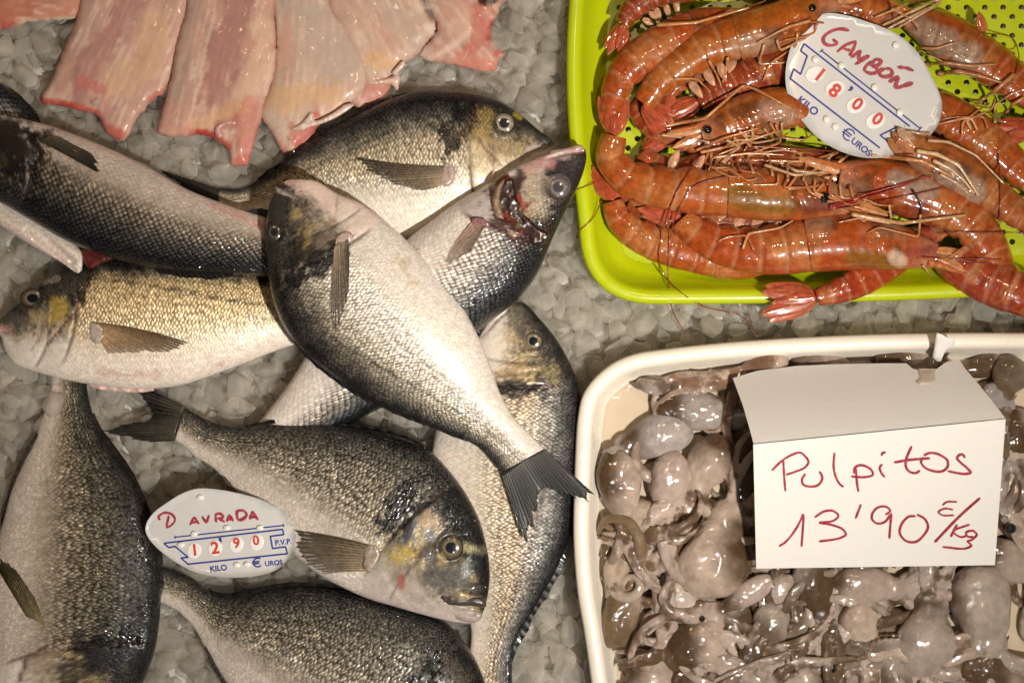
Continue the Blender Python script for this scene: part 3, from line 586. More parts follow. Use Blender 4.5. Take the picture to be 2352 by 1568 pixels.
# --- 6 lower middle bream with dark head
F6ST = [(0, (.012, .012, .012)), (.05, (.02, .02, .019)), (.14, (.05, .046, .038)), (.28, (.125, .11, .086)), (.46, (.235, .205, .155)), (.62, (.38, .33, .26)), (.78, (.62, .55, .48)), (1, (.70, .62, .55))]
F6HD = [(0, (.008, .008, .009)), (.22, (.015, .014, .013)), (.36, (.07, .062, .045)), (.52, (.13, .115, .085)), (.70, (.24, .21, .165)), (.86, (.46, .40, .35)), (1, (.56, .47, .44))]
f6 = fish("sea_bream", "big eyed bream facing right with dark forehead, a white price tag against its belly", G,
    [(1112, 1398, 1108, 1412), (1119, 1375, 1092, 1428), (1125, 1330, 1050, 1429), (1124, 1290, 1010, 1421), (1117, 1250, 960, 1408), (1102, 1195, 905, 1392), (1078, 1145, 850, 1376), (1040, 1090, 790, 1350), (985, 1033, 730, 1318), (915, 1001, 670, 1270), (830, 983, 605, 1205), (730, 972, 555, 1145), (640, 968, 520, 1105), (560, 978, 482, 1068), (495, 972, 445, 1046), (450, 950, 420, 1022), (425, 935, 402, 1010)],
    [(0, 110), (.3, 108), (.7, 80), (1, 44)], BREAM_D, F6ST, F6HD, .36, .285, .05, (1036, 1257, 28, (.15, .115, .065), (.012, .013, .016), 1.0), seed=6, paint=[
        ([(955, 1130), (925, 1160), (895, 1205)], 27, BLK, .97, 1.2), ([(965, 1150), (945, 1190), (935, 1225)], 22, (.012, .011, .01), .9, 1.1), ([(1000, 1190), (975, 1200)], 22, (.34, .22, .08), .6, 1.3),
        ([(1070, 1256), (1095, 1262), (1108, 1268)], 13, (.42, .38, .22), .85, .7), ([(1092, 1180), (1112, 1235), (1118, 1290)], 26, (.008, .008, .009), .85, .7),
        ([(905, 1275), (920, 1290), (935, 1265)], 20, (.44, .30, .05), .75, 1.0), ([(880, 1235), (890, 1300)], 12, (.42, .35, .24), .6, .9), ([(925, 1320), (922, 1345)], 9, (.34, .08, .06), .75, .6),
        ([(1060, 1320), (1000, 1330)], 40, (.055, .05, .042), .6, 1), ([(950, 1345), (985, 1390), (1060, 1410)], 18, (.40, .34, .30), .6, .8)],
    grooves=[([(1010, 1368), (1060, 1388), (1112, 1396)], 4, 9), ([(960, 1215), (950, 1280), (960, 1345), (1010, 1390)], 3.5, 3.5), ([(880, 1235), (885, 1300), (905, 1350), (950, 1400)], 3.5, 4)], bulge=[([(1060, 1375), (1105, 1380)], 26, 7)])
flesh_blob(f6, "upper_lip", [(1010, 1368), (1030, 1362), (1070, 1368), (1115, 1376), (1116, 1392), (1080, 1391), (1040, 1390), (1015, 1384)], 128, 8, (.06, .048, .043), seed=19, wobble=.8)
flesh_blob(f6, "lower_jaw", [(1030, 1396), (1062, 1394), (1100, 1404), (1108, 1414), (1094, 1428), (1062, 1425), (1036, 1412)], 122, 5, (.36, .29, .26), seed=20, wobble=.6)
fin(f6, "pectoral_fin", [(862, 1254), (852, 1280), (842, 1312)], [(662, 1214), (672, 1245), (690, 1290), (740, 1318)], nr=12, c0=(.28, .21, .14), c1=(.07, .056, .036), a0=.92, a1=.5, seed=21, bow=.02, grad=True)
flesh_blob(f6, "fin_root", [(838, 1254), (862, 1250), (874, 1268), (866, 1296), (846, 1314), (834, 1300), (836, 1276)], 0, 3.5, (.30, .24, .19), seed=74, wobble=1.0, up=1)
edge_fin(f6, "dorsal_fin", 'd', .40, .88, 11, lean=.8, seed=22, rag=.15)
edge_fin(f6, "anal_fin", 'v', .55, .80, 10, (.10, .08, .07), (.06, .05, .045), seed=23, lean=.8)
fin(f6, "tail_fin", [(424, 932), (412, 970), (402, 1012)], [(330, 886), (300, 890), (318, 926), (336, 955), (276, 972), (230, 990), (256, 1000), (330, 1016)], 46, 30, 18, (.06, .053, .04), (.012, .011, .010), rag=.11, seed=24, ray=.8, a1=.75, lin=True)
# --- 7 bottom bream, cut by the lower edge
f7 = fish("sea_bream", "bream at the bottom edge with its head cut off by the frame, between two others", G,
    [(1120, 1700, 1112, 1714), (1130, 1670, 1085, 1745), (1130, 1620, 1020, 1790), (1112, 1560, 940, 1815), (1085, 1500, 850, 1815), (1030, 1433, 770, 1790), (950, 1398, 690, 1740), (830, 1362, 610, 1680), (720, 1346, 555, 1615), (630, 1348, 515, 1560), (530, 1369, 478, 1500), (478, 1356, 445, 1440), (440, 1326, 405, 1400), (400, 1308, 375, 1385), (370, 1300, 350, 1375)],
    [(0, 66), (.5, 64), (.85, 34), (1, 22)], BREAM_D, F6ST, F6HD, .36, .20, .05, None, seed=7, paint=[([(1010, 1520), (985, 1555), (955, 1610)], 32, BLK, .97, 1.1), ([(1040, 1540), (1060, 1580)], 30, (.09, .07, .05), .7, 1.2), ([(640, 1500), (700, 1520)], 8, (.3, .34, .36), .2, 1.5)])
edge_fin(f7, "dorsal_fin", 'd', .30, .88, 13, lean=.6, seed=25, rag=.12)
edge_fin(f7, "anal_fin", 'v', .55, .82, 12, (.05, .045, .04), (.03, .028, .025), seed=26)
fin(f7, "tail_fin", [(372, 1300), (360, 1340), (352, 1376)], [(270, 1270), (300, 1340), (270, 1410)], 24, 14, 14, (.03, .026, .022), (.012, .011, .010), seed=27)
# --- 8 left bream, head down
F8ST = [(0, (.010, .010, .010)), (.08, (.018, .017, .016)), (.18, (.045, .040, .033)), (.34, (.10, .088, .065)), (.52, (.21, .175, .125)), (.68, (.36, .30, .23)), (.82, (.60, .52, .44)), (1, (.66, .57, .50))]
f8 = fish("sea_bream", "dark bream with head down in the lower left corner, left of the price tag", G,
    [(120, 1790, 108, 1792), (160, 1772, 70, 1790), (225, 1720, 30, 1760), (290, 1640, -10, 1690), (332, 1560, -30, 1610), (354, 1500, -38, 1540), (366, 1430, -38, 1460), (370, 1350, -34, 1370), (362, 1265, -18, 1280), (336, 1177, 6, 1200), (308, 1107, 26, 1125), (270, 1045, 56, 1056), (235, 995, 84, 996), (212, 945, 104, 940), (200, 890, 118, 890), (198, 850, 120, 850)],
    [(0, 60), (.4, 66), (.75, 40), (.9, 16), (1, 8)], BREAM_D, F8ST, BREAM_HD, .34, .285, .05, None, seed=8, paint=[
        ([(190, 1490), (250, 1480), (310, 1500)], 38, BLK, .95, 1.0), ([(250, 1530), (180, 1540)], 40, (.02, .018, .016), .8, 1.2), ([(60, 1520), (110, 1490), (160, 1475)], 16, (.36, .28, .22), .7, .8),
        ([(100, 1510), (90, 1560)], 34, (.30, .22, .14), .6, 1.0), ([(45, 1560), (60, 1510), (130, 1470), (180, 1465)], 5, (.10, .05, .035), .8, .5)],
    grooves=[([(30, 1568), (55, 1515), (130, 1472), (190, 1470)], 5, 6)])
fin(f8, "pectoral_fin", [(60, 1415), (85, 1425), (108, 1442)], [(-10, 1300), (2, 1278), (22, 1290), (75, 1360)], nr=11, c0=(.20, .16, .085), c1=(.05, .044, .022), a0=.97, a1=.85, seed=28, grad=True)
edge_fin(f8, "dorsal_fin", 'd', .42, .92, 11, (.02, .014, .012), (.01, .008, .008), lean=.7, seed=29)
edge_fin(f8, "anal_fin", 'v', .62, .86, 11, (.05, .042, .035), (.03, .026, .022), seed=30)
fin(f8, "tail_fin", [(198, 852), (160, 850), (120, 852)], [(230, 760), (160, 790), (80, 770)], 6, 4, 14, (.03, .026, .022), (.012, .011, .010), seed=31)
# --- 9 right bream, head up
F9ST = [(0, (.010, .010, .011)), (.07, (.02, .02, .021)), (.16, (.10, .097, .092)), (.28, (.28, .25, .21)), (.44, (.46, .36, .25)), (.62, (.52, .45, .35)), (.80, (.64, .57, .49)), (1, (.70, .62, .55))]
f9 = fish("sea_bream", "bream with its head up, squeezed between the dark headed bream and the white tray", G,
    [(1178, 694, 1168, 696), (1200, 694, 1148, 708), (1240, 732, 1118, 742), (1272, 770, 1098, 775), (1310, 835, 1075, 835), (1332, 900, 1045, 900), (1338, 965, 1005, 975), (1334, 1045, 990, 1050), (1326, 1130, 990, 1130), (1314, 1210, 1005, 1215), (1284, 1295, 1035, 1300), (1240, 1375, 1065, 1380), (1200, 1445, 1082, 1450), (1180, 1500, 1078, 1500), (1176, 1550, 1066, 1550), (1182, 1620, 1060, 1620)],
    [(0, 52), (.4, 54), (.8, 36), (1, 26)], BREAM, F9ST, BREAM_HD, .34, .175, .045, (1225, 783, 22, (.17, .14, .09), (.010, .011, .013), 1.0), seed=9, paint=[
        ([(1165, 890), (1200, 885), (1260, 905)], 22, BLK, .95, 1.2), ([(1230, 880), (1200, 910)], 20, (.015, .014, .013), .8, 1.2), ([(1150, 850), (1190, 850)], 26, (.38, .26, .13), .6, 1.1),
        ([(1180, 720), (1195, 770)], 26, (.10, .09, .075), .7, .9), ([(1265, 850), (1275, 880)], 22, (.30, .24, .12), .6, 1.2), ([(1105, 770), (1140, 735)], 8, (.42, .30, .27), .8, .4)],
    grooves=[([(1110, 770), (1140, 735), (1165, 712)], 4, 6), ([(1130, 830), (1170, 860), (1240, 850)], 3.5, 3)])
edge_fin(f9, "dorsal_fin", 'd', .60, .88, 17, lean=.7, seed=32, rag=.15)
edge_fin(f9, "anal_fin", 'v', .55, .75, 9, (.40, .33, .28), (.35, .28, .24), seed=33)
# --- 10 bass back showing at the left edge, 11 pale open jaw
f10 = fish("sea_bass", "dark scaly bass back showing at the upper left edge behind another bass", G,
    [(-150, 120, -170, 300), (-90, 140, -110, 330), (-30, 168, -60, 345), (10, 196, -20, 350), (50, 228, 10, 350), (82, 264, 40, 350), (102, 300, 60, 360), (120, 340, 90, 380)], [(0, 50), (1, 36)], BASS, BASS_ST, BASS_ST, .45, -.2, .01, None, seed=10)
edge_fin(f10, "dorsal_fin", 'd', .55, .85, 6, seed=34)
PALE = [(0, (.40, .35, .30)), (.3, (.60, .53, .46)), (.6, (.66, .58, .51)), (1, (.58, .48, .42))]
f11 = fish("whole_fish", "pale white jawed fish with an open mouth under the dark backed bass", G,
    [(186, 622, 180, 628), (188, 600, 168, 622), (184, 575, 146, 606), (160, 545, 108, 585), (118, 515, 62, 558), (70, 490, 18, 530), (20, 462, -20, 505), (-50, 425, -80, 480), (-140, 380, -160, 450)], [(0, 92), (.4, 84), (1, 60)], MOUTH, PALE, PALE, .6, -.2, .01, None, seed=11, stripe=False, grooves=[([(0, 478), (90, 535), (165, 600)], 9, 10), ([(60, 530), (120, 580), (170, 622)], 6, 6)], paint=[([(120, 560), (160, 600)], 10, (.50, .36, .30), .5, .8), ([(40, 500), (110, 545)], 10, (.74, .67, .60), .6, .9)])
flesh_blob(f11, "lip_fold", [(160, 572), (172, 566), (184, 574), (190, 600), (186, 622), (178, 612), (176, 590), (168, 600), (162, 592)], 100, 8, (.60, .52, .45), seed=35)
flesh_blob(f11, "mouth_lining", [(186, 572), (215, 566), (250, 572), (262, 590), (232, 606), (205, 618), (190, 600)], 88, 6, (.09, .015, .012), seed=36, wobble=1.0)
# ------------------------------------------------------------------ raw fillets at the top
FLESH = mat_painted("raw_fillet", rough=.34, bump=.07, bscale=520, bdist=.0004, sss=.22, srad=(1, .35, .25), sscale=.005, coat=.13, crough=.09, vary=.05, vscale=180, Specular_IOR_Level=.12)
def fillet(label, pts, z, T, grain, base, paint, seed, rim=62, name="fish_fillet"):
    out = spline(pts, 190, closed=True); rj = fbm(out[:, 0] / 9 + seed, out[:, 1] / 9, 3) - .5; oc = out.mean(0); out = out + (out - oc) / np.linalg.norm(out - oc, axis=1)[:, None] * rj[:, None] * 9; gx, gy = grain
    def top(x, y, d):
        along = fbm((x * gx + y * gy) / 140 + seed, (x * gy - y * gx) / 26, 3)
        return z + T * np.sqrt(np.clip(1 - (1 - np.clip(d / rim, 0, 1)) ** 2, 0, 1)) + 6 * (along - .5) * np.clip(d / 12, 0, 1) + 4 * (fbm(x / 26 + seed, y / 26) - .5)
    X, Y, Z, F, d, N = pillow_mesh(out, 5.5, top, lambda x, y, d: 0 * x + z - 4, seed)
    n1 = fbm(X / 30 + seed, Y / 30, 4); n2 = fbm((X * gx + Y * gy) / 60 + seed, (X * gy - Y * gx) / 7, 3)
    c = np.tile(np.array(base, float), (len(X), 1)) * (.70 + .24 * n1 + .40 * n2)[:, None]
    c = lerp(c, np.array([.46, .13, .09]), .22 * sm(.52, .72, n1))
    c = lerp(c, np.array([.62, .47, .38]), .55 * sm(.56, .72, n2))
    c = lerp(c, np.array([.46, .17, .12]), .4 * (1 - sm(0, 10, d)))
    for pp, w, cc, st, nz in paint:
        k = (1 - sm(.45, 1.0, seg_dist(X, Y, pp) / w + nz * (n1 - .5) * 1.6 + .5 * nz * (n2 - .5))) * st; c = lerp(c, np.array(cc), k)
    o = mesh_obj(name, W(X, Y, Z), F, FLESH, None, True, c)
    return tag(o, label, "fillet", "raw fish fillets fanned out at the top")
PK = (.56, .36, .28); RED = (.38, .035, .025); PUR = (.30, .125, .115); YEL = (.60, .36, .17); WHT = (.66, .54, .47); GRY = (.43, .34, .28)
fillet("reddish fillet tip at the top left corner, only its lower edge in the photo", [(-70, -70), (200, -70), (185, 20), (178, 40), (150, 46), (95, 48), (60, 52), (38, 62), (0, 68), (-70, 72)], 16, 20, (1, .1), (.50, .24, .17),
    [([(-20, 30), (60, 15)], 28, (.44, .15, .10), .7, 1), ([(0, 60), (30, 58)], 12, RED, .7, .8), ([(50, 52), (170, 42)], 6, (.55, .50, .36), .8, .3)], 1)
fillet("pink fillet with a dark red pointed corner, leftmost of the large ones", [(206, -60), (440, -70), (437, 0), (425, 60), (407, 117), (395, 165), (384, 203), (350, 232), (318, 270), (284, 322), (272, 322), (245, 306), (236, 292), (232, 278), (220, 262), (195, 256), (166, 249), (130, 242), (95, 236), (92, 226), (112, 195), (132, 150), (150, 100), (172, 50)], 24, 20, (-.42, .9), (.47, .295, .235),
    [([(300, 0), (270, 60), (225, 130), (190, 200)], 42, PUR, .5, 1.1), ([(360, 60), (330, 140), (270, 190)], 48, (.60, .40, .24), .5, .9), ([(92, 230), (130, 238), (165, 247)], 16, RED, .85, .8),
     ([(180, 252), (222, 262), (232, 280)], 15, (.48, .10, .07), .85, 1), ([(190, 190), (230, 200)], 20, (.50, .12, .09), .5, 1.4), ([(250, 300), (275, 310)], 22, (.44, .11, .085), .85, .7), ([(240, 265), (262, 250)], 13, (.42, .24, .22), .7, .9), ([(345, 228), (384, 200)], 10, (.50, .14, .10), .7, .8)], 2)
f_c = fillet("long pink fillet with a purple bloodline, second of the large ones", [(440, -70), (628, -70), (631, 40), (635, 133), (628, 180), (611, 227), (603, 262), (594, 300), (580, 345), (567, 380), (548, 382), (530, 378), (527, 355), (518, 338), (505, 328), (492, 318), (478, 312), (460, 310), (420, 314), (383, 316), (364, 308), (360, 296), (367, 270), (378, 230), (390, 187), (400, 130), (410, 77), (425, 35)], 36, 22, (-.22, .97), (.47, .29, .23),
    [([(545, 0), (530, 70), (510, 150), (490, 220)], 44, PUR, .6, 1.0), ([(440, 20), (425, 110), (395, 220)], 30, (.43, .30, .24), .6, .8), ([(600, 60), (600, 150), (560, 220)], 30, (.60, .42, .30), .55, .8), ([(440, 290), (500, 270), (540, 250)], 26, YEL, .45, 1.2),
     ([(440, 305), (470, 306), (490, 314)], 12, RED, .9, .8), ([(505, 320), (525, 340)], 14, RED, .7, .9), ([(575, 250), (565, 330)], 30, (.46, .13, .10), .5, .9), ([(548, 372), (560, 366)], 22, (.48, .14, .11), .85, .6), ([(508, 290), (540, 285)], 18, (.36, .13, .11), .6, 1.1), ([(370, 290), (440, 304)], 12, (.48, .24, .18), .6, .6)], 3)
flesh_blob(None, "membrane_fold", [(492, 300), (498, 288), (512, 280), (540, 278), (545, 286), (520, 288), (506, 296), (512, 312), (502, 318)], 56, 4, (.52, .30, .25), seed=41, parent=f_c)
f_d = fillet("grey pink fillet with a torn membrane end, third of the large ones", [(625, -70), (735, -70), (760, 15), (795, 65), (828, 120), (845, 165), (848, 190), (838, 215), (812, 236), (775, 262), (740, 282), (725, 300), (712, 322), (690, 342), (664, 360), (655, 358), (640, 335), (622, 305), (603, 275), (598, 255), (612, 220), (630, 150), (632, 60)], 30, 22, (-.1, .99), (.49, .36, .285),
    [([(680, 0), (740, 80), (780, 150)], 52, GRY, .75, .9), ([(650, 230), (700, 215), (760, 225)], 40, YEL, .5, 1.0), ([(730, 270), (700, 310), (680, 325)], 22, (.42, .10, .08), .85, 1.2), ([(670, 290), (690, 320)], 12, (.46, .16, .12), .6, .9), ([(650, 150), (660, 60)], 20, (.58, .30, .22), .5, .9), ([(640, 330), (660, 350)], 14, (.54, .22, .17), .7, .6)], 4)
flesh_blob(None, "membrane_fold", [(672, 296), (690, 284), (705, 268), (712, 258), (720, 262), (722, 276), (760, 262), (800, 238), (812, 240), (780, 266), (740, 284), (712, 292), (690, 300)], 56, 3, (.60, .46, .39), seed=42, parent=f_d)
f_e = fillet("beige fillet with a yellowish lower end, half under the grey pink one", [(735, -70), (962, -70), (975, 20), (1003, 58), (998, 78), (975, 105), (945, 140), (920, 150), (912, 160), (905, 176), (893, 214), (880, 232), (850, 246), (828, 252), (805, 240), (800, 150), (760, 30)], 20, 22, (.5, .85), (.49, .36, .285),
    [([(800, 20), (860, 60), (900, 100)], 36, (.50, .30, .23), .5, .9), ([(920, 40), (950, 80)], 42, GRY, .6, .9), ([(850, 140), (905, 140)], 24, YEL, .6, 1), ([(870, 200), (850, 235)], 30, (.46, .17, .13), .75, 1.1), ([(980, 62), (996, 72)], 12, WHT, .7, .7)], 5)
flesh_blob(None, "membrane_fold", [(846, 186), (880, 182), (905, 172), (914, 160), (918, 186), (912, 208), (900, 196), (878, 192), (850, 196)], 40, 3, (.56, .40, .33), seed=43, parent=f_e)
flesh_blob(None, "membrane_fold", [(900, 168), (912, 152), (926, 140), (930, 146), (920, 162), (908, 176)], 40, 3, (.60, .46, .39), seed=44, parent=f_e)
fillet("fillet with a dark bloody notch and red lower flap, rightmost of the row", [(960, -70), (1160, -70), (1160, -10), (1150, 15), (1140, 40), (1131, 58), (1128, 80), (1134, 100), (1148, 112), (1157, 122), (1148, 134), (1144, 150), (1138, 162), (1120, 166), (1080, 158), (1030, 148), (1000, 142), (975, 136), (962, 126), (975, 105), (1000, 78), (1000, 50), (965, -20)], 14, 18, (.6, .8), (.47, .295, .235),
    [([(1135, 55), (1128, 90)], 16, (.30, .015, .012), .9, .7), ([(1100, 20), (1110, 70), (1100, 100)], 30, (.44, .12, .09), .7, 1.2), ([(1060, 140), (1130, 150)], 24, (.52, .17, .12), .7, .9), ([(1140, 125), (1150, 115)], 14, RED, .7, .7), ([(1110, 2), (1130, -4)], 16, (.03, .004, .004), .95, .4), ([(1000, 130), (1040, 105), (1075, 75)], 9, (.64, .48, .40), .7, .6), ([(1060, 20), (1050, 60)], 30, (.60, .40, .30), .5, .9), ([(990, 138), (970, 128), (985, 110)], 5, (.66, .56, .48), .7, .4)], 6)
# ------------------------------------------------------------------ prawns in the green tray
SHELL = mat_painted("prawn_shell", rough=.32, bump=.28, bscale=330, bdist=.0006, sss=.25, srad=(1, .35, .12), sscale=.003, coat=.9, crough=.05, vary=.30, vscale=210, Specular_IOR_Level=.15)
LEGM = mat_painted("prawn_leg", rough=.28, bump=.2, bscale=500, sss=.25, srad=(1, .5, .2), sscale=.002, coat=.8, vary=.25, vscale=400)
PEYE = mat_simple("prawn_eye", (.006, .006, .007), .12, Coat_Weight=1.0, Coat_Roughness=.03)
class HMap:
    def __init__(s, x0, y0, x1, y1, base, c=5.0):
        s.x0, s.y0, s.c = x0, y0, c; s.A = np.full((int((x1 - x0) / c) + 2, int((y1 - y0) / c) + 2), float(base))
    def add(s, X, Y, Z):
        i = np.clip(((X - s.x0) / s.c).astype(int), 0, s.A.shape[0] - 1); j = np.clip(((Y - s.y0) / s.c).astype(int), 0, s.A.shape[1] - 1)
        np.maximum.at(s.A, (i, j), Z)
    def at(s, X, Y, r=1):
        i = ((np.asarray(X) - s.x0) / s.c).astype(int); j = ((np.asarray(Y) - s.y0) / s.c).astype(int); out = None
        for a in range(-r, r + 1):
            for b in range(-r, r + 1):
                v = s.A[np.clip(i + a, 0, s.A.shape[0] - 1), np.clip(j + b, 0, s.A.shape[1] - 1)]; out = v if out is None else np.maximum(out, v)
        return out
PH = HMap(1250, -150, 2520, 900, 14)
# a rough idea of what lies outside the tray floor: rim and ice
_gx, _gy = np.meshgrid(np.arange(1250, 2500, 5), np.arange(-150, 900, 5)); _in = inside(_gx, _gy, g_out)
_d = seg_dist(_gx, _gy, g_out, True); _rz = np.where(_in, np.interp(_d, [0, 6, 27, 40, 58, 92, 400], [70, 80, 82, 60, 32, 12, 12]), 22)
PH.add(_gx.ravel(), _gy.ravel(), _rz.ravel())
OR = (.42, .112, .020); ORR = (.34, .062, .012); PALE_O = (.42, .17, .052); DRK = (.14, .045, .014); GRYP = (.30, .19, .12)
def prawn(label, spine, w, hint, z, uc=.42, fan=None, fan_len=78, tone=OR, eye=None, head=True, legs=0, ants=(), xlegs=(), seed=0, swim=0, dark=(), tint=0.0, rost=True, zfun=None):
    w = w * 1.1; N, M = 170, 60; r = np.random.default_rng(seed + 50)
    C = spline(spine, N); T = np.gradient(C, axis=0); T /= np.linalg.norm(T, axis=1)[:, None]; Nn = np.stack([-T[:, 1], T[:, 0]], 1)
    mid = N // 2
    if np.dot(np.array(hint) - C[mid], Nn[mid]) < 0: Nn = -Nn                 # Nn points to the back
    u = np.linspace(0, 1, N); th = np.arange(M) / M * 2 * np.pi; c, s = np.cos(th), np.sin(th)
    zc = np.interp(u, np.linspace(0, 1, len(z)), z) if not np.isscalar(z) else np.full(N, float(z))
    base = empty("prawn", W(C[mid, 0], C[mid, 1], zc.min() - 30), label, "prawn", "prawns heaped in the green tray")
    P = Fish(); P.root = base; P.C = C; P.N = Nn; P.T = T; P.u = u; P.zc = zc; P.w = w; P.seed = seed
    prof = np.interp(u, [0, .06, .18, .34, uc, .60, .80, .93, 1], [.42, .62, .90, 1.04, 1.0, .93, .76, .58, .50]) if head else np.interp(u, [0, .5, .8, .93, 1], [1, .93, .76, .58, .50])
    prof = np.convolve(np.pad(prof, 6, 'edge'), np.ones(13) / 13, 'valid') * w
    def shell(name, ia, ib, seg):
        k = slice(ia, ib); uu = u[k][:, None] + 0 * th; hw = prof[k][:, None]
        v = np.where(th <= np.pi, th / np.pi, 2 - th / np.pi)[None] + 0 * uu
        rad = np.ones_like(uu); dzz = 0 * uu; f = None
        nz1 = fbm(uu * 11 + seed * 3.1, v * 2.0, 4); nz2 = fbm(uu * 60 + seed, v * 8, 3)
        col = lerp(np.tile(np.array(tone) * np.array([.74, .62, .62]), uu.shape + (1,)), np.array(PALE_O), .6 * sm(.50, .70, nz1))
        col = lerp(col, np.array(ORR), .6 * sm(.48, .28, nz1))
        if seg:
            t = (uu - uc) / (1 - uc) * 6.0; t = np.clip(t + .16 * np.sin(np.pi * v) - .08, 0, 5.999); f = t - np.floor(t)
            step = f ** 1.6 - .9 * sm(.93, 1.0, f); rad = .985 + .032 * step
            rad = rad - .12 * (np.abs(np.cos(np.pi * f)) ** 6) * sm(.72, .98, v)            # scalloped belly edge
            edge = np.exp(-((f - .93) / .045) ** 2); col = lerp(col, np.array([.26, .035, .014]), .28 * edge)
            col = lerp(col, np.array([.50, .27, .15]), .35 * np.exp(-((f - .10) / .10) ** 2) + .45 * sm(.80, 1, v))
            col = lerp(col, np.array([.46, .07, .02]), .5 * sm(.16, .02, v))
        else:
            t = uu / max(uc, .05)
            col = lerp(col, np.array(DRK), .92 * sm(.50, .66, fbm(uu * 14 + 5 + seed, v * 2.6 + 3, 3)) * sm(.15, .4, v) * sm(.92, .75, v))
            col = lerp(col, np.array(GRYP), .6 * sm(.45, .7, fbm(uu * 12 + 9 + seed, v * 2.2, 3)) * sm(.4, .8, v))
            col = lerp(col, np.array([.42, .20, .12]), .6 * sm(.30, .04, t) )
            g1 = np.exp(-((t - .45 - .25 * (v - .4)) / .03) ** 2) * sm(.1, .3, v); g2 = np.exp(-((v - .62 + .05 * t) / .03) ** 2) * sm(.2, .4, t)
            dzz = -3.0 * g1 - 2.4 * g2 - 2.5 * np.exp(-((v - .28) / .03) ** 2) * sm(.1, .3, t)
            rad = rad * 1.03
            for pp, ww, cc, st in dark:
                pass
        X = C[k][:, :1] + Nn[k][:, :1] * hw * rad * c; Y = C[k][:, 1:] + Nn[k][:, 1:] * hw * rad * c
        Z = zc[k][:, None] + .80 * hw * rad * np.sign(s) * np.abs(s) ** .9 + (dzz + 3.2 * (nz1 - .5) + 1.6 * (nz2 - .5)) * np.clip(s, 0, 1)
        for pp, ww, cc, st in dark:
            q = (1 - sm(.5, 1, seg_dist(X, Y, pp) / ww + .8 * (nz1 - .5))) * st; col = lerp(col, np.array(cc), q)
        n = X.shape[0]; F = grid_faces(n, M, True).tolist() + [list(range(M))[::-1], [(n - 1) * M + j for j in range(M)]]
        V = W(X.ravel(), Y.ravel(), Z.ravel()); q = F[(n // 2) * M + M // 4]
        if np.cross(V[q[1]] - V[q[0]], V[q[2]] - V[q[0]])[2] < 0: F = [a[::-1] for a in F]
        mesh_obj(name, V, F, SHELL, base, True, col.reshape(-1, 3)); tp = (s > 0); PH.add(X[:, tp].ravel(), Y[:, tp].ravel(), Z[:, tp].ravel())
    ic = int(uc * N)
    shell("abdomen", max(0, ic - 5), N, True)
    if head: shell("carapace", 0, ic + 3, False)
    if head and rost:
        d = -T[0]; p0 = C[4] + Nn[4] * prof[4] * .55; path = [np.r_[p0 + d * t * w * 1.6 + Nn[0] * w * .18 * t * t, zc[0] + prof[0] * .35 + 3 * t] for t in np.linspace(0, 1, 12)]
        V, F = tube(path, np.linspace(w * .16, .8, 12) * (1 + .35 * (np.arange(12) % 2)), 8, 1.6)
        mesh_obj("rostrum", W(*V.T), [f[::-1] for f in F], SHELL, base, True, np.tile(np.array([.42, .13, .04]), (len(V), 1)))
        for sgn in (1, -1):                                                  # flat scales beside the feelers
            p0 = C[3] + Nn[3] * prof[3] * (.15 - .45 * (sgn < 0)); a = math.atan2(d[1], d[0]) + .13 * sgn * r.uniform(.5, 1.4)
            leaf(P, "antenna_scale", p0, a, w * r.uniform(1.5, 1.9), w * .24, zc[0] + 6 * sgn + 6, (.45, .19, .07), seed + sgn)
    if fan is not None:
        a0 = math.atan2(fan[1], fan[0]); p0 = C[-1]; VV, FF, CC, off = [], [], [], 0
        for q, (da, ln, wd, zz) in enumerate(((-.40, .94, .30, -4), (.40, .94, .30, -4), (-.20, 1.0, .30, 2), (.20, 1.0, .30, 2), (0, .78, .20, 8))):
            V, F, cc = leaf_mesh(p0, a0 + da * r.uniform(.7, 1.1), fan_len * 1.15 * ln * r.uniform(.92, 1.05), fan_len * wd * .66, zc[-1] + zz, (.34, .060, .022), seed + q)
            VV.append(V); CC.append(cc); FF += [[i + off for i in f] for f in F]; off += len(V)
        mesh_obj("tail_fan", np.vstack(VV), FF, SHELL, base, True, np.vstack(CC))
    if eye is not None: add_ball(base, "eye", eye[0], eye[1], max(zc[0] + prof[0] * .6, PH.at(np.array([eye[0]]), np.array([eye[1]]))[0] - 2), eye[2], PEYE)
    P.todo = (legs, ants, xlegs, swim, ic); return P
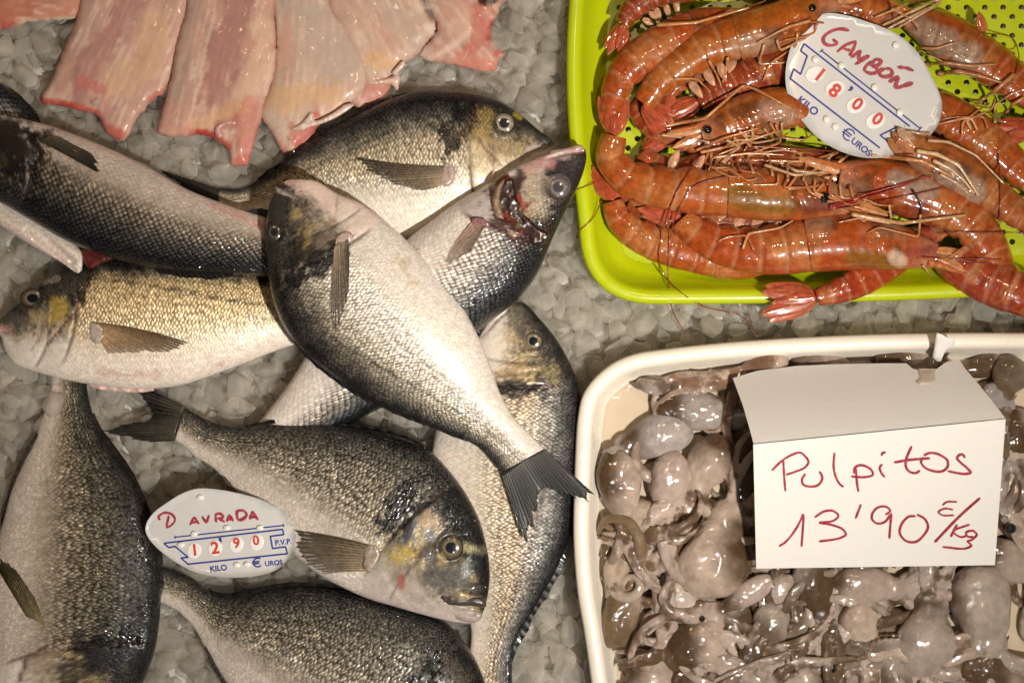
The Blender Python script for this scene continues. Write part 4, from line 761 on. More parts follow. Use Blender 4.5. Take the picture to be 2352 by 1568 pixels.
def leaf_mesh(p0, ang, L, hw, z, col, seed):
    n, m = 16, 11; t = np.linspace(0, 1, n)[:, None]; a = np.linspace(-1, 1, m)[None]
    wd = hw * (np.sin(np.pi * np.clip(t, 0, 1) ** .75 * .92 + .10)) ** .75 * np.where(t > .97, .8, 1)
    lx = L * t - L * .05 * a * a * t; ly = wd * a; ca, sa = math.cos(ang), math.sin(ang)
    X = p0[0] + lx * ca - ly * sa; Y = p0[1] + lx * sa + ly * ca; Zt = z + 4.5 * np.sqrt(np.clip(1 - a * a, 0, 1)) + 2.2 * np.exp(-(a / .16) ** 2) - 5 * t + .8 * np.cos(a * 16); Zb = z - 2 - 5 * t + 0 * a
    nz = fbm(lx / 12 + seed * 7, ly / 5); cc = np.array(col) * (.55 + .9 * nz)[..., None]; cc = lerp(cc, np.array([.46, .20, .09]), .6 * sm(.75, 1, np.abs(a) + 0 * t) + .5 * sm(.85, 1, t + 0 * a))
    k = n * m; V = np.concatenate([W(X.ravel(), Y.ravel(), Zt.ravel()), W(X.ravel(), Y.ravel(), Zb.ravel())])
    F = grid_faces(n, m).tolist(); F2 = [[i + k for i in f[::-1]] for f in F]
    lp = [i * m for i in range(n)] + [(n - 1) * m + j for j in range(1, m)] + [i * m + m - 1 for i in range(n - 2, -1, -1)] + [j for j in range(m - 2, 0, -1)]
    S_ = [[lp[q], lp[(q + 1) % len(lp)], lp[(q + 1) % len(lp)] + k, lp[q] + k] for q in range(len(lp))]
    q = F[len(F) // 2]; up = np.cross(V[q[1]] - V[q[0]], V[q[2]] - V[q[0]])[2] > 0
    F = F + F2 + S_
    if not up: F = [f[::-1] for f in F]
    cc = cc.reshape(-1, 3); return V, F, np.vstack([cc, cc])
def leaf(P, name, p0, ang, L, hw, z, col, seed):
    V, F, cc = leaf_mesh(p0, ang, L, hw, z, col, seed); return mesh_obj(name, V, F, SHELL, P.root, True, cc)
def add_ball(parent, name, x, y, z, r, mat, sq=(1, 1, .8)):
    n, m = 12, 18; a = np.linspace(0.02, math.pi - .02, n)[:, None]; b = (np.arange(m) / m * 2 * math.pi)[None]
    V = W((x + r * sq[0] * np.sin(a) * np.cos(b)).ravel(), (y + r * sq[1] * np.sin(a) * np.sin(b)).ravel(), (z + r * sq[2] * np.cos(a) + 0 * b).ravel())
    return mesh_obj(name, V, grid_faces(n, m, True, flip=False).tolist() + [list(range(m)), list(range((n - 1) * m, n * m))], mat, parent)
def strand(P, name, pts, r0, r1, col, lift=3.0, hm=None, mat=None, joints=False, flat=.8, n=None):
    pts = np.asarray(pts, float); n = n or max(14, int(np.linalg.norm(np.diff(pts, axis=0), axis=1).sum() / 7))
    if joints:                                   # straight segments with knuckles
        t = np.r_[0, np.cumsum(np.linalg.norm(np.diff(pts, axis=0), axis=1))]; q = np.linspace(0, t[-1], n); xy = np.stack([np.interp(q, t, pts[:, k]) for k in (0, 1)], 1)
        xy[1:-1] = .25 * xy[:-2] + .5 * xy[1:-1] + .25 * xy[2:]; kn = sum(np.exp(-((q - b) / 5.0) ** 2) for b in t[1:-1]) if len(t) > 2 else 0
    else: xy = spline(pts, n); kn = 0
    hz = (hm or PH).at(xy[:, 0], xy[:, 1], 1)
    k = max(3, n // 6) | 1; hz = np.maximum(np.convolve(np.pad(hz, k // 2, 'edge'), np.ones(k) / k, 'valid')[:n], hz - 8)
    rad = np.linspace(r0, r1, n) * (1 + .22 * kn); V, F = tube(np.c_[xy, hz + lift + rad * flat], rad, 8, flat)
    cc = np.array(col) * (.75 + .5 * fbm(V[:, 0] / 14, V[:, 1] / 14))[:, None]
    return mesh_obj(name, W(*V.T), [f[::-1] for f in F], mat or LEGM, P.root, True, cc)
def finish_prawn(P):
    legs, ants, xlegs, swim, ic = P.todo; r = np.random.default_rng(P.seed + 400); w = P.w
    for q in range(swim):
        i = int(ic + (len(P.u) - ic) * (q + .5) / 6.2); p = P.C[i] - P.N[i] * w * .78; a = math.atan2(-P.N[i][1], -P.N[i][0]) + r.uniform(-.2, .6)
        leaf(P, "swimmeret", p, a, w * r.uniform(.75, 1.0), w * .20, P.zc[i] - 4, (.46, .24, .14), P.seed + q)
    for q in range(legs):
        i = int(ic * (.22 + .74 * (q + r.uniform(.1, .6)) / legs)); p = P.C[i] - P.N[i] * w * r.uniform(.55, .8); sg = -1 if r.random() < .6 else 1
        a = p - P.N[i] * w * r.uniform(.45, .9) + P.T[i] * w * r.uniform(-.4, .5); b = a + P.T[i] * sg * w * r.uniform(.8, 1.6) - P.N[i] * w * r.uniform(-.3, .5); e = b + P.T[i] * sg * w * r.uniform(.3, .8) - P.N[i] * w * r.uniform(-.3, .6)
        strand(P, "leg", [p, a, b, e], 3.5, 1.5, [(.48, .20, .075), (.52, .28, .14), (.40, .13, .05)][r.integers(3)], 1 + 2 * q % 5, joints=True)
    for pts, r0, cc in xlegs: strand(P, "leg", pts, r0 * .8, r0 * .42, cc, 3 + r.uniform(0, 4), joints=True)
    for pts, r0, cc in ants: strand(P, "antenna", pts, r0, r0 * .7, cc, 2 + r.uniform(0, 3), flat=1.0)
AR = (.20, .018, .012); LB = (.56, .36, .20); LO = (.50, .22, .08)
PR = []
def pr(*a, **k): PR.append(prawn(*a, seed=len(PR) * 3 + 1, **k))
# lower layer
pr("orange prawn mostly behind the white tag and cut by the top edge", [(2075, 45), (1990, 18), (1920, 2), (1840, -18), (1750, -40), (1680, -60)], 42, (1900, -90), 50, legs=4, xlegs=[([(2165, -4), (2105, 22), (2028, 58)], 6, LB), ([(2150, 14), (2090, 40), (2035, 68)], 6, LB), ([(2140, -8), (2080, 12), (2010, 40)], 6, (.50, .27, .12)), ([(2162, 4), (2120, 30), (2060, 66)], 5, LB), ([(2050, 20), (2095, 46), (2112, 72)], 4, LO)], ants=[([(2040, -5), (2050, 30), (2055, 66)], 1.6, AR)])
pr("dark red prawn, only tail fan in view at the tray's top left corner", [(1680, -60), (1600, -40), (1530, -25), (1475, 0), (1440, 40), (1432, 55)], 36, (1440, -60), [60, 58, 66, 74], fan=(-.30, 1), fan_len=70, tone=(.28, .06, .02), swim=5, xlegs=[([(1510, 58), (1600, 52), (1720, 18)], 6, LO)])
pr("reddish brown prawn body running down left underneath the large upper prawn", [(1880, 105), (1790, 145), (1700, 185), (1645, 213), (1605, 232)], 44, (1650, 130), [52, 52, 46], uc=.3, fan=(-1, .55), tone=(.30, .06, .02))
pr("prawn showing only a red tail fan pointing down between the two curled upper prawns", [(1660, 120), (1610, 155), (1565, 185), (1540, 212)], 30, (1560, 120), 40, head=False, uc=.05, fan=(-.22, 1), fan_len=66, tone=ORR)
pr("brown prawn between the two long lower prawns, only belly and swimmerets showing", [(1960, 520), (1880, 520), (1790, 512), (1690, 505), (1600, 500), (1510, 488), (1445, 462)], 42, (1650, 400), 46, swim=6, legs=0, tone=(.30, .08, .025), fan=(-.6, -.8))
pr("prawn buried under the white tag among pale legs, lying along the middle of the tray", [(2010, 405), (1920, 392), (1820, 380), (1730, 372), (1640, 378), (1560, 395), (1495, 372), (1476, 348)], 40, (1700, 300), 44, fan=(1, -.72), fan_len=66, legs=9, tone=(.32, .09, .03))
pr("orange prawn at the right edge below the tag, bending along the tray", [(2105, 222), (2170, 262), (2250, 312), (2320, 372), (2400, 450)], 46, (2320, 260), 58, uc=.25, tone=(.42,.12,.02), legs=2)
pr("prawn in the upper right over the bare tray holes, grey head towards the tag", [(2085, 42), (2140, 66), (2210, 108), (2280, 150), (2350, 205), (2430, 262)], 50, (2260, 50), 52, uc=.40, tone=(.40,.115,.02), dark=[([(2120, 70), (2190, 110), (2230, 130)], 40, (.30, .21, .15), .8), ([(2240, 100), (2230, 140)], 8, (.52, .34, .22), .6)], legs=0,
   xlegs=[([(2128, 148), (2170, 144), (2230, 152), (2288, 148)], 6, (.42, .20, .08)), ([(2156, 170), (2200, 164), (2250, 174), (2300, 190)], 8, (.36, .15, .06)), ([(2330, 172), (2290, 204), (2240, 242)], 8, (.42, .19, .06)), ([(2100, 118), (2140, 130), (2180, 148)], 3, LB), ([(2105, 110), (2150, 112), (2195, 98)], 4, LO), ([(2352, 225), (2325, 240), (2308, 266)], 6, (.46, .22, .08))], ants=[([(2258, 76), (2325, 88), (2340, 128), (2325, 192)], 1.6, (.14, .02, .01))])
leaf(PR[-1], "pleura_spine", (2258, 78), -1.75, 52, 13, 70, (.40, .12, .035), 5)
pr("prawn with only its dark red tail fan in view at the right edge", [(2480, 250), (2420, 275), (2380, 292)], 28, (2400, 220), 70, head=False, uc=.05, fan=(-1, .22), fan_len=80, tone=ORR)
pr("prawn whose red tail fan hangs out over the front rim of the tray", [(2160, 530), (2090, 565), (2035, 605), (1985, 640), (1930, 666), (1876, 682)], 38, (2060, 700), [46, 50, 66, 92, 100], uc=.3, fan=(-1, .12), fan_len=118, tone=(.36, .055, .02))
pr("red prawn curving out to the right edge over the front rim of the tray", [(2180, 560), (2215, 606), (2270, 640), (2335, 668), (2400, 690), (2470, 690)], 56, (2240, 720), [54, 70, 92, 96], uc=.1, head=False, tone=(.34, .058, .022))
pr("dark red prawn tucked under the curled ones near the left wall of the tray", [(1720, 338), (1640, 322), (1560, 308), (1490, 280), (1450, 240)], 38, (1580, 260), 34, uc=.35, tone=(.30, .05, .016), legs=6)
pr("orange brown prawn under the tag's right side, crossing below two others", [(2330, 300), (2240, 330), (2160, 345), (2080, 330), (2000, 300)], 40, (2160, 420), 36, uc=.4, tone=(.34, .09, .02), legs=5)
# upper layer
pr("large orange prawn at the top left of the tray, head towards the tag", [(1925, 4), (1868, 20), (1790, 58), (1705, 84), (1635, 104), (1570, 146), (1510, 195), (1478, 238)], 48, (1500, 60), [84, 90, 92, 90, 84, 74], uc=.46, fan=(.8, .75), fan_len=80, eye=(1866, 18, 9.5), tone=(.46,.135,.018), legs=4, swim=4, dark=[([(1700, 60), (1800, 30), (1860, 12)], 26, (.36, .10, .012), .7), ([(1690, 110), (1740, 95)], 30, (.40, .27, .16), .5)],
   xlegs=[([(1550, 181), (1601, 181), (1632, 212)], 4, LO), ([(1628, 139), (1646, 171), (1656, 196)], 5, LO), ([(1672, 133), (1668, 160), (1660, 190)], 5, LO), ([(1860, 48), (1810, 62), (1740, 98)], 5, (.50, .25, .10)), ([(1900, 60), (1850, 85), (1800, 92)], 4, (.44, .18, .06))], ants=[([(1690, 150), (1730, 172), (1762, 195)], 1.6, AR)])
pr("orange prawn curled along the left wall of the tray, behind the large upper one", [(1700, 40), (1620, 62), (1550, 88), (1478, 128), (1432, 172), (1410, 222), (1404, 262)], 44, (1400, 80), [66, 70, 74, 76], uc=.25, tone=(.42,.10,.018), fan=(.1, 1), fan_len=40)
pr("prawn facing left with a black eye and tangled pale legs, beside the tag", [(1610, 302), (1650, 290), (1715, 268), (1790, 250), (1870, 262), (1940, 300)], 44, (1730, 180), [84, 86, 84, 78], uc=.62, eye=(1626, 298, 10), tone=(.44,.13,.02), legs=9, dark=[([(1760, 250), (1810, 265)], 30, (.34, .22, .15), .7)],
   xlegs=[([(1521, 291), (1620, 272), (1708, 195), (1742, 208), (1814, 248)], 5.5, LO), ([(1520, 310), (1600, 320), (1640, 330)], 4, LB), ([(1610, 350), (1700, 330), (1790, 300)], 5.5, LO), ([(1600, 345), (1660, 318), (1740, 295)], 4.5, LO), ([(1640, 362), (1720, 352), (1800, 356)], 4, LB)])
pr("long orange prawn across the tray with its head and black eye at the middle right", [(1965, 468), (1895, 458), (1800, 450), (1700, 442), (1610, 438), (1515, 430), (1440, 405), (1402, 358), (1412, 312)], 53, (1440, 540), [96, 98, 96, 92, 84, 84], uc=.44, fan=(-.02, -1), fan_len=92, eye=(1894, 453, 13), tone=(.46,.135,.026), legs=5, swim=3, dark=[([(1690, 450), (1760, 470), (1800, 470)], 36, (.17, .09, .015), .75), ([(1860, 480), (1900, 470)], 22, (.16, .035, .02), .7)],
   xlegs=[([(1757, 379), (1826, 403), (1922, 392), (1927, 379)], 5, LB), ([(1725, 368), (1840, 371), (1842, 357), (1818, 341)], 5, LO), ([(1909, 387), (1957, 349), (1967, 309)], 5, LO), ([(1860, 398), (1900, 372), (1912, 352)], 5, LB), ([(1790, 372), (1830, 394), (1900, 398)], 5, LB)],
   ants=[([(1606, 361), (1560, 430), (1537, 481), (1513, 585), (1516, 609), (1537, 646), (1614, 702), (1708, 729), (1740, 769)], 1.7, AR), ([(1788, 353), (1708, 395), (1588, 433), (1556, 486), (1537, 566), (1535, 646), (1545, 713), (1572, 763)], 1.7, AR), ([(1905, 474), (1990, 446), (2070, 424), (2140, 405)], 2.4, (.30, .02, .015)), ([(1905, 478), (1990, 454), (2060, 432), (2110, 412)], 2.2, (.30, .02, .015)), ([(1920, 480), (2010, 464), (2100, 446), (2172, 430)], 1.6, AR), ([(1366, 420), (1340, 430), (1316, 438)], 1.3, AR), ([(1382, 460), (1361, 502), (1321, 537)], 1.3, AR), ([(1725, 336), (1911, 347), (2098, 355)], 2.2, AR)])
pr("prawn in the lower left corner of the tray, tail fan raised beside the bass head", [(1790, 600), (1700, 598), (1610, 584), (1525, 564), (1460, 536), (1418, 496), (1408, 462)], 43, (1430, 620), [50, 54, 56, 56, 60], uc=.30, fan=(-.32, -1), fan_len=86, tone=(.44,.12,.022), legs=2)
pr("thick bodied prawn curling down at the right, dark glossy head under the antennae", [(1930, 398), (2000, 410), (2090, 440), (2170, 470), (2236, 520), (2285, 590), (2310, 650)], 54, (2290, 380), [80, 84, 86, 84, 76], uc=.50, tone=(.41,.095,.016), dark=[([(2000, 480), (2080, 490), (2120, 480)], 30, (.20, .03, .008), .8), ([(2060, 410), (2140, 440)], 28, (.34, .25, .19), .8)], legs=3,
   xlegs=[([(1957, 492), (2071, 513), (2218, 494)], 7, (.48, .27, .12)), ([(2095, 435), (2117, 468), (2114, 515)], 3.4, (.012, .010, .008)), ([(2000, 355), (2120, 370), (2185, 405)], 8, (.46, .20, .07))], ants=[([(2151, 534), (2250, 533), (2360, 534)], 1.6, AR), ([(2293, 353), (2297, 430), (2296, 523)], 1.8, AR)])
pr("large orange red prawn along the front of the tray, its tail fan to the left", [(2150, 588), (2060, 568), (1965, 556), (1880, 560), (1785, 573), (1700, 571), (1632, 552), (1585, 522), (1566, 502)], 57, (1750, 720), [98, 98, 96, 92, 84, 78], uc=.46, fan=(-1, -.42), fan_len=92, tone=(.43,.095,.016), legs=0, swim=5, dark=[([(1960, 590), (2040, 600)], 26, (.17, .09, .015), .7), ([(2070, 600), (2055, 590)], 20, (.50, .36, .27), .8), ([(2100, 580), (2140, 580)], 20, (.22, .04, .03), .7)], xlegs=[([(2120, 610), (2132, 625), (2142, 632)], 3, LB)], ants=[([(2150, 598), (2230, 594), (2300, 596)], 1.6, AR), ([(2120, 590), (2200, 596), (2270, 606)], 1.6, AR)])
pr("prawn whose brown head rests over the lower end of the white tag", [(2062, 318), (2115, 348), (2185, 388), (2255, 432), (2325, 482), (2400, 540)], 44, (2260, 360), [118, 100, 88, 80], uc=.55, tone=(.38,.135,.032), dark=[([(2180, 400), (2240, 440)], 38, (.30, .22, .16), .75), ([(2210, 385), (2222, 392)], 14, (.05, .04, .035), .7)], legs=0, rost=False,
   xlegs=[([(2132, 323), (2179, 326), (2242, 357), (2306, 422)], 4.5, LB), ([(2107, 347), (2152, 354), (2202, 379), (2232, 424), (2247, 449)], 7, LB), ([(2144, 369), (2182, 387), (2214, 414), (2237, 444)], 6, LB), ([(2160, 400), (2196, 420), (2226, 446)], 4, LB)])
for q_, (x_, y_, a_, l_) in enumerate(((2084, 352, -2.52, 56), (2092, 344, -2.40, 58), (2102, 340, -2.28, 62))): leaf(PR[-1], "antenna_scale", (x_, y_), a_, l_, 17, 128 + 4 * q_, [(.36, .15, .05), (.30, .11, .04), (.46, .30, .19)][q_], 60 + q_)
for P_ in PR: finish_prawn(P_)
# ------------------------------------------------------------------ baby octopuses in the white tray
def mat_octopus():
    m, nt, b = new_mat("octopus_skin"); co = objco(nt); a = attr_(nt, 'Col')
    n = noise_(nt, co, 120, 3, .5); sp = noise_(nt, co, 1500, 2)
    c = scale_(nt, a.outputs['Color'], math_(nt, 'MULTIPLY', ramp_(nt, n, .25, .75, .85, 1.15), ramp_(nt, sp, .32, .45, .80, 1.0)))
    h = math_(nt, 'ADD', noise_(nt, co, 110, 3, .5), math_(nt, 'MULTIPLY', sp, .06))
    setp(nt, b, Base_Color=c, Roughness=.45, Specular_IOR_Level=.08, Subsurface_Weight=.4, Subsurface_Radius=(1, .6, .4), Subsurface_Scale=.004, Coat_Weight=1.0, Coat_Roughness=.02,
         Normal=bump_(nt, h, .3, .0012), Coat_Normal=bump_(nt, noise_(nt, co, 120, 1, .5), .10, .0010))
    return m
OCTO = mat_octopus()
OEYE = mat_simple("octopus_eye", (.012, .012, .014), .12, Coat_Weight=1.0, Coat_Roughness=.03)
OH = HMap(1280, 740, 2480, 1720, 46)
w_lim = inset(w_out, 50)
def octopus(label, mx, my, rx, ry, rot, z, brown=.5, bdir=(-1, 0), arms=8, alen=130, adir=None, spread=2.2, seed=0, tone=1.0, eye=None, curl=1.0, pale=(.46, .36, .29), brn=(.085, .050, .026), arm_r=13.0, squash=.54):
    rx *= 1.14; ry *= 1.14; alen *= 2.2; z += 4; spread = spread * .75
    r = np.random.default_rng(seed + 900); bm = bmesh.new(); ca, sa = math.cos(rot), math.sin(rot)
    def put(V, F):
        vs = [bm.verts.new((float(v[0]), -float(v[1]), float(v[2]))) for v in V]
        for f in F:
            try: bm.faces.new([vs[i] for i in f])
            except ValueError: pass
    n, m = 20, 28; A = np.linspace(.03, math.pi - .03, n)[:, None]; B = (np.arange(m) / m * 2 * math.pi)[None]
    X = np.cos(A) + 0 * B; Yy = np.sin(A) * np.cos(B); Zz = np.sin(A) * np.sin(B)
    k = 1 + .15 * (fbm(X * 1.2 + seed, Yy * 1.2 + Zz, 2) - .5) * 2 - .05 * np.exp(-((fbm(X * 1.1 + seed + 7, Yy * 1.1 + Zz, 2) - .5) / .035) ** 2); wd = 1 - .18 * X                    # wider at the closed end
    lx = rx * X * k; ly = ry * Yy * k * wd; lz = min(rx, ry) * squash * Zz * k * wd
    V = np.stack([(mx + lx * ca - ly * sa).ravel(), (my + lx * sa + ly * ca).ravel(), (z + lz).ravel()], 1)
    put(V, grid_faces(n, m, True).tolist() + [list(range(m))[::-1], [(n - 1) * m + j for j in range(m)]])
    hx, hy = mx + rx * .95 * ca, my + rx * .95 * sa; hr = min(rx, ry) * .62          # head beyond the open end
    V2 = np.stack([(hx + hr * np.cos(A) + 0 * B).ravel(), (hy + hr * np.sin(A) * np.cos(B)).ravel(), (z - 4 + hr * .6 * np.sin(A) * np.sin(B)).ravel()], 1)
    put(V2, grid_faces(n, m, True).tolist() + [list(range(m))[::-1], [(n - 1) * m + j for j in range(m)]])
    a0 = rot if adir is None else adir; AP, AC = [], []
    for q in range(arms):
        a = a0 + spread * ((q + .5) / arms - .5) + r.uniform(-.2, .2); L = alen * r.uniform(.65, 1.2); ns = 26; p = np.array([hx, hy]) + hr * .35 * np.array([math.cos(a), math.sin(a)]); pts = [p]; cv = r.uniform(-1, 1) * 1.9 * curl; cv2 = r.choice([-1, 1]) * r.uniform(1, 4.2) * curl
        for s_ in range(ns - 1):
            t = s_ / ns; a += (cv * (1 - t) + cv2 * t * t * 2.2) / ns * 1.5 + r.uniform(-.10, .10); p = p + L / ns * np.array([math.cos(a), math.sin(a)]); pts.append(p)
        pts = np.array(pts); dd = seg_dist(pts[:, 0], pts[:, 1], w_lim, True); io = inside(pts[:, 0], pts[:, 1], w_lim)
        bad = np.where(~io | (dd < 6))[0]
        if len(bad) and bad[0] < 7: continue
        if len(bad): pts = spline(pts[:bad[0]], ns)
        t = np.linspace(0, 1, ns)
        pz = z - 4 + r.uniform(-8, 34) * np.sin(np.pi * t * r.uniform(.6, 1.1)) - 10 * t
        rad = arm_r * (1 - t ** 2.2) ** .8 * r.uniform(.7, 1.15) + 3.2
        V, F = tube(np.c_[pts, pz], rad, 8, .72); put(V, [f[::-1] for f in F]); AP.append(np.c_[pts, pz, t]); AC.append(r.random() < .15 + .75 * brown)
        if r.random() < .35:                                        # a row of suckers
            tt = np.gradient(pts, axis=0); tt /= np.linalg.norm(tt, axis=1)[:, None]; nn_ = np.stack([-tt[:, 1], tt[:, 0]], 1) * r.choice([-1, 1])
            for i in range(2, ns - 4):
                rs = rad[i] * .42; c0 = np.r_[pts[i] + nn_[i] * rad[i] * (.35 + .45 * (i % 2)), pz[i] + rad[i] * .52]
                Vs = c0 + rs * np.array([(1, 0, 0), (0, 1, 0), (-1, 0, 0), (0, -1, 0), (0, 0, 1), (0, 0, -1)]); put(Vs, [(0, 1, 4), (1, 2, 4), (2, 3, 4), (3, 0, 4), (1, 0, 5), (2, 1, 5), (3, 2, 5), (0, 3, 5)])
    me = bpy.data.meshes.new("tmp"); bmesh.ops.recalc_face_normals(bm, faces=bm.faces); bm.to_mesh(me); bm.free()
    tmp = bpy.data.objects.new("tmp", me); COL.objects.link(tmp)
    md = tmp.modifiers.new("r", 'REMESH'); md.mode = 'VOXEL'; md.voxel_size = 3.0
    md = tmp.modifiers.new("s", 'SMOOTH'); md.factor = .5; md.iterations = 9
    dg = bpy.context.evaluated_depsgraph_get(); ev = tmp.evaluated_get(dg); em = ev.to_mesh()
    V = np.empty(len(em.vertices) * 3); em.vertices.foreach_get('co', V); V = V.reshape(-1, 3); F = [list(p.vertices) for p in em.polygons]
    ev.to_mesh_clear(); bpy.data.objects.remove(tmp); bpy.data.meshes.remove(me)
    X, Y, Z = V[:, 0], -V[:, 1], V[:, 2]
    n1 = fbm(X / 26 + seed, Y / 26, 4); n2 = fbm(X / 9 + seed * 2, Y / 9, 3)
    V[:, 2] += 2.6 * (fbm(X / 13 + seed, Y / 13, 2) - .5) + 1.2 * (fbm(X / 6 + seed, Y / 6, 1) - .5); Z = V[:, 2]
    dm = np.hypot(((X - mx) * ca + (Y - my) * sa) / rx, (-(X - mx) * sa + (Y - my) * ca) / ry); inm = 1 - sm(.95, 1.25, dm)
    bd = ((X - mx) * bdir[0] + (Y - my) * bdir[1]) / max(rx, ry)
    n0 = fbm(X / 55 + seed, Y / 55, 2); wb = sm(-.42, .42, bd - (.6 - 1.2 * brown) + .9 * (n0 - .5) + .25 * (n1 - .5)) * inm + (1 - inm) * sm(.60 - .45 * brown, .78 - .4 * brown, n1) * .9
    c = lerp(np.tile(np.array(pale) * .95, (len(X), 1)) * (.90 + .2 * n2)[:, None], np.array(brn), np.clip(wb, 0, 1))
    if AP:
        Q = np.vstack(AP); ids = np.repeat(np.arange(len(AP)), [len(q) for q in AP]); best = np.full(len(X), 1e9); wa = np.zeros(len(X)); ta = np.zeros(len(X))
        for q in range(len(Q)):
            dd = (X - Q[q, 0]) ** 2 + (Y - Q[q, 1]) ** 2 + (Z - Q[q, 2]) ** 2; m_ = dd < best; best[m_] = dd[m_]; wa[m_] = AC[ids[q]]; ta[m_] = Q[q, 3]
        side = sm(-4, 8, (n1 - .5) * 40 + 4); c = lerp(c, np.array(brn) * 1.25, (1 - inm) * wa * .85 * side); c = lerp(c, np.array([.37, .295, .245]), (1 - inm) * (1 - wa) * .5 * sm(.2, .6, ta))
    c = c * tone * .95
    root = empty("octopus", W(mx, my, z - 40), label, "octopus", "baby octopuses heaped in the white tray")
    mesh_obj("body", W(X, Y, Z), F, OCTO, root, True, np.clip(c, .003, 1))
    OH.add(X, Y, Z)
    if eye is not None:
        ex, ey, er = eye; add_ball(root, "eye", ex, ey, OH.at(np.array([ex]), np.array([ey]))[0] - er * .3, er, OEYE)
    return root
BR = (.085, .052, .028); GB = (.14, .10, .068)
R = math.radians
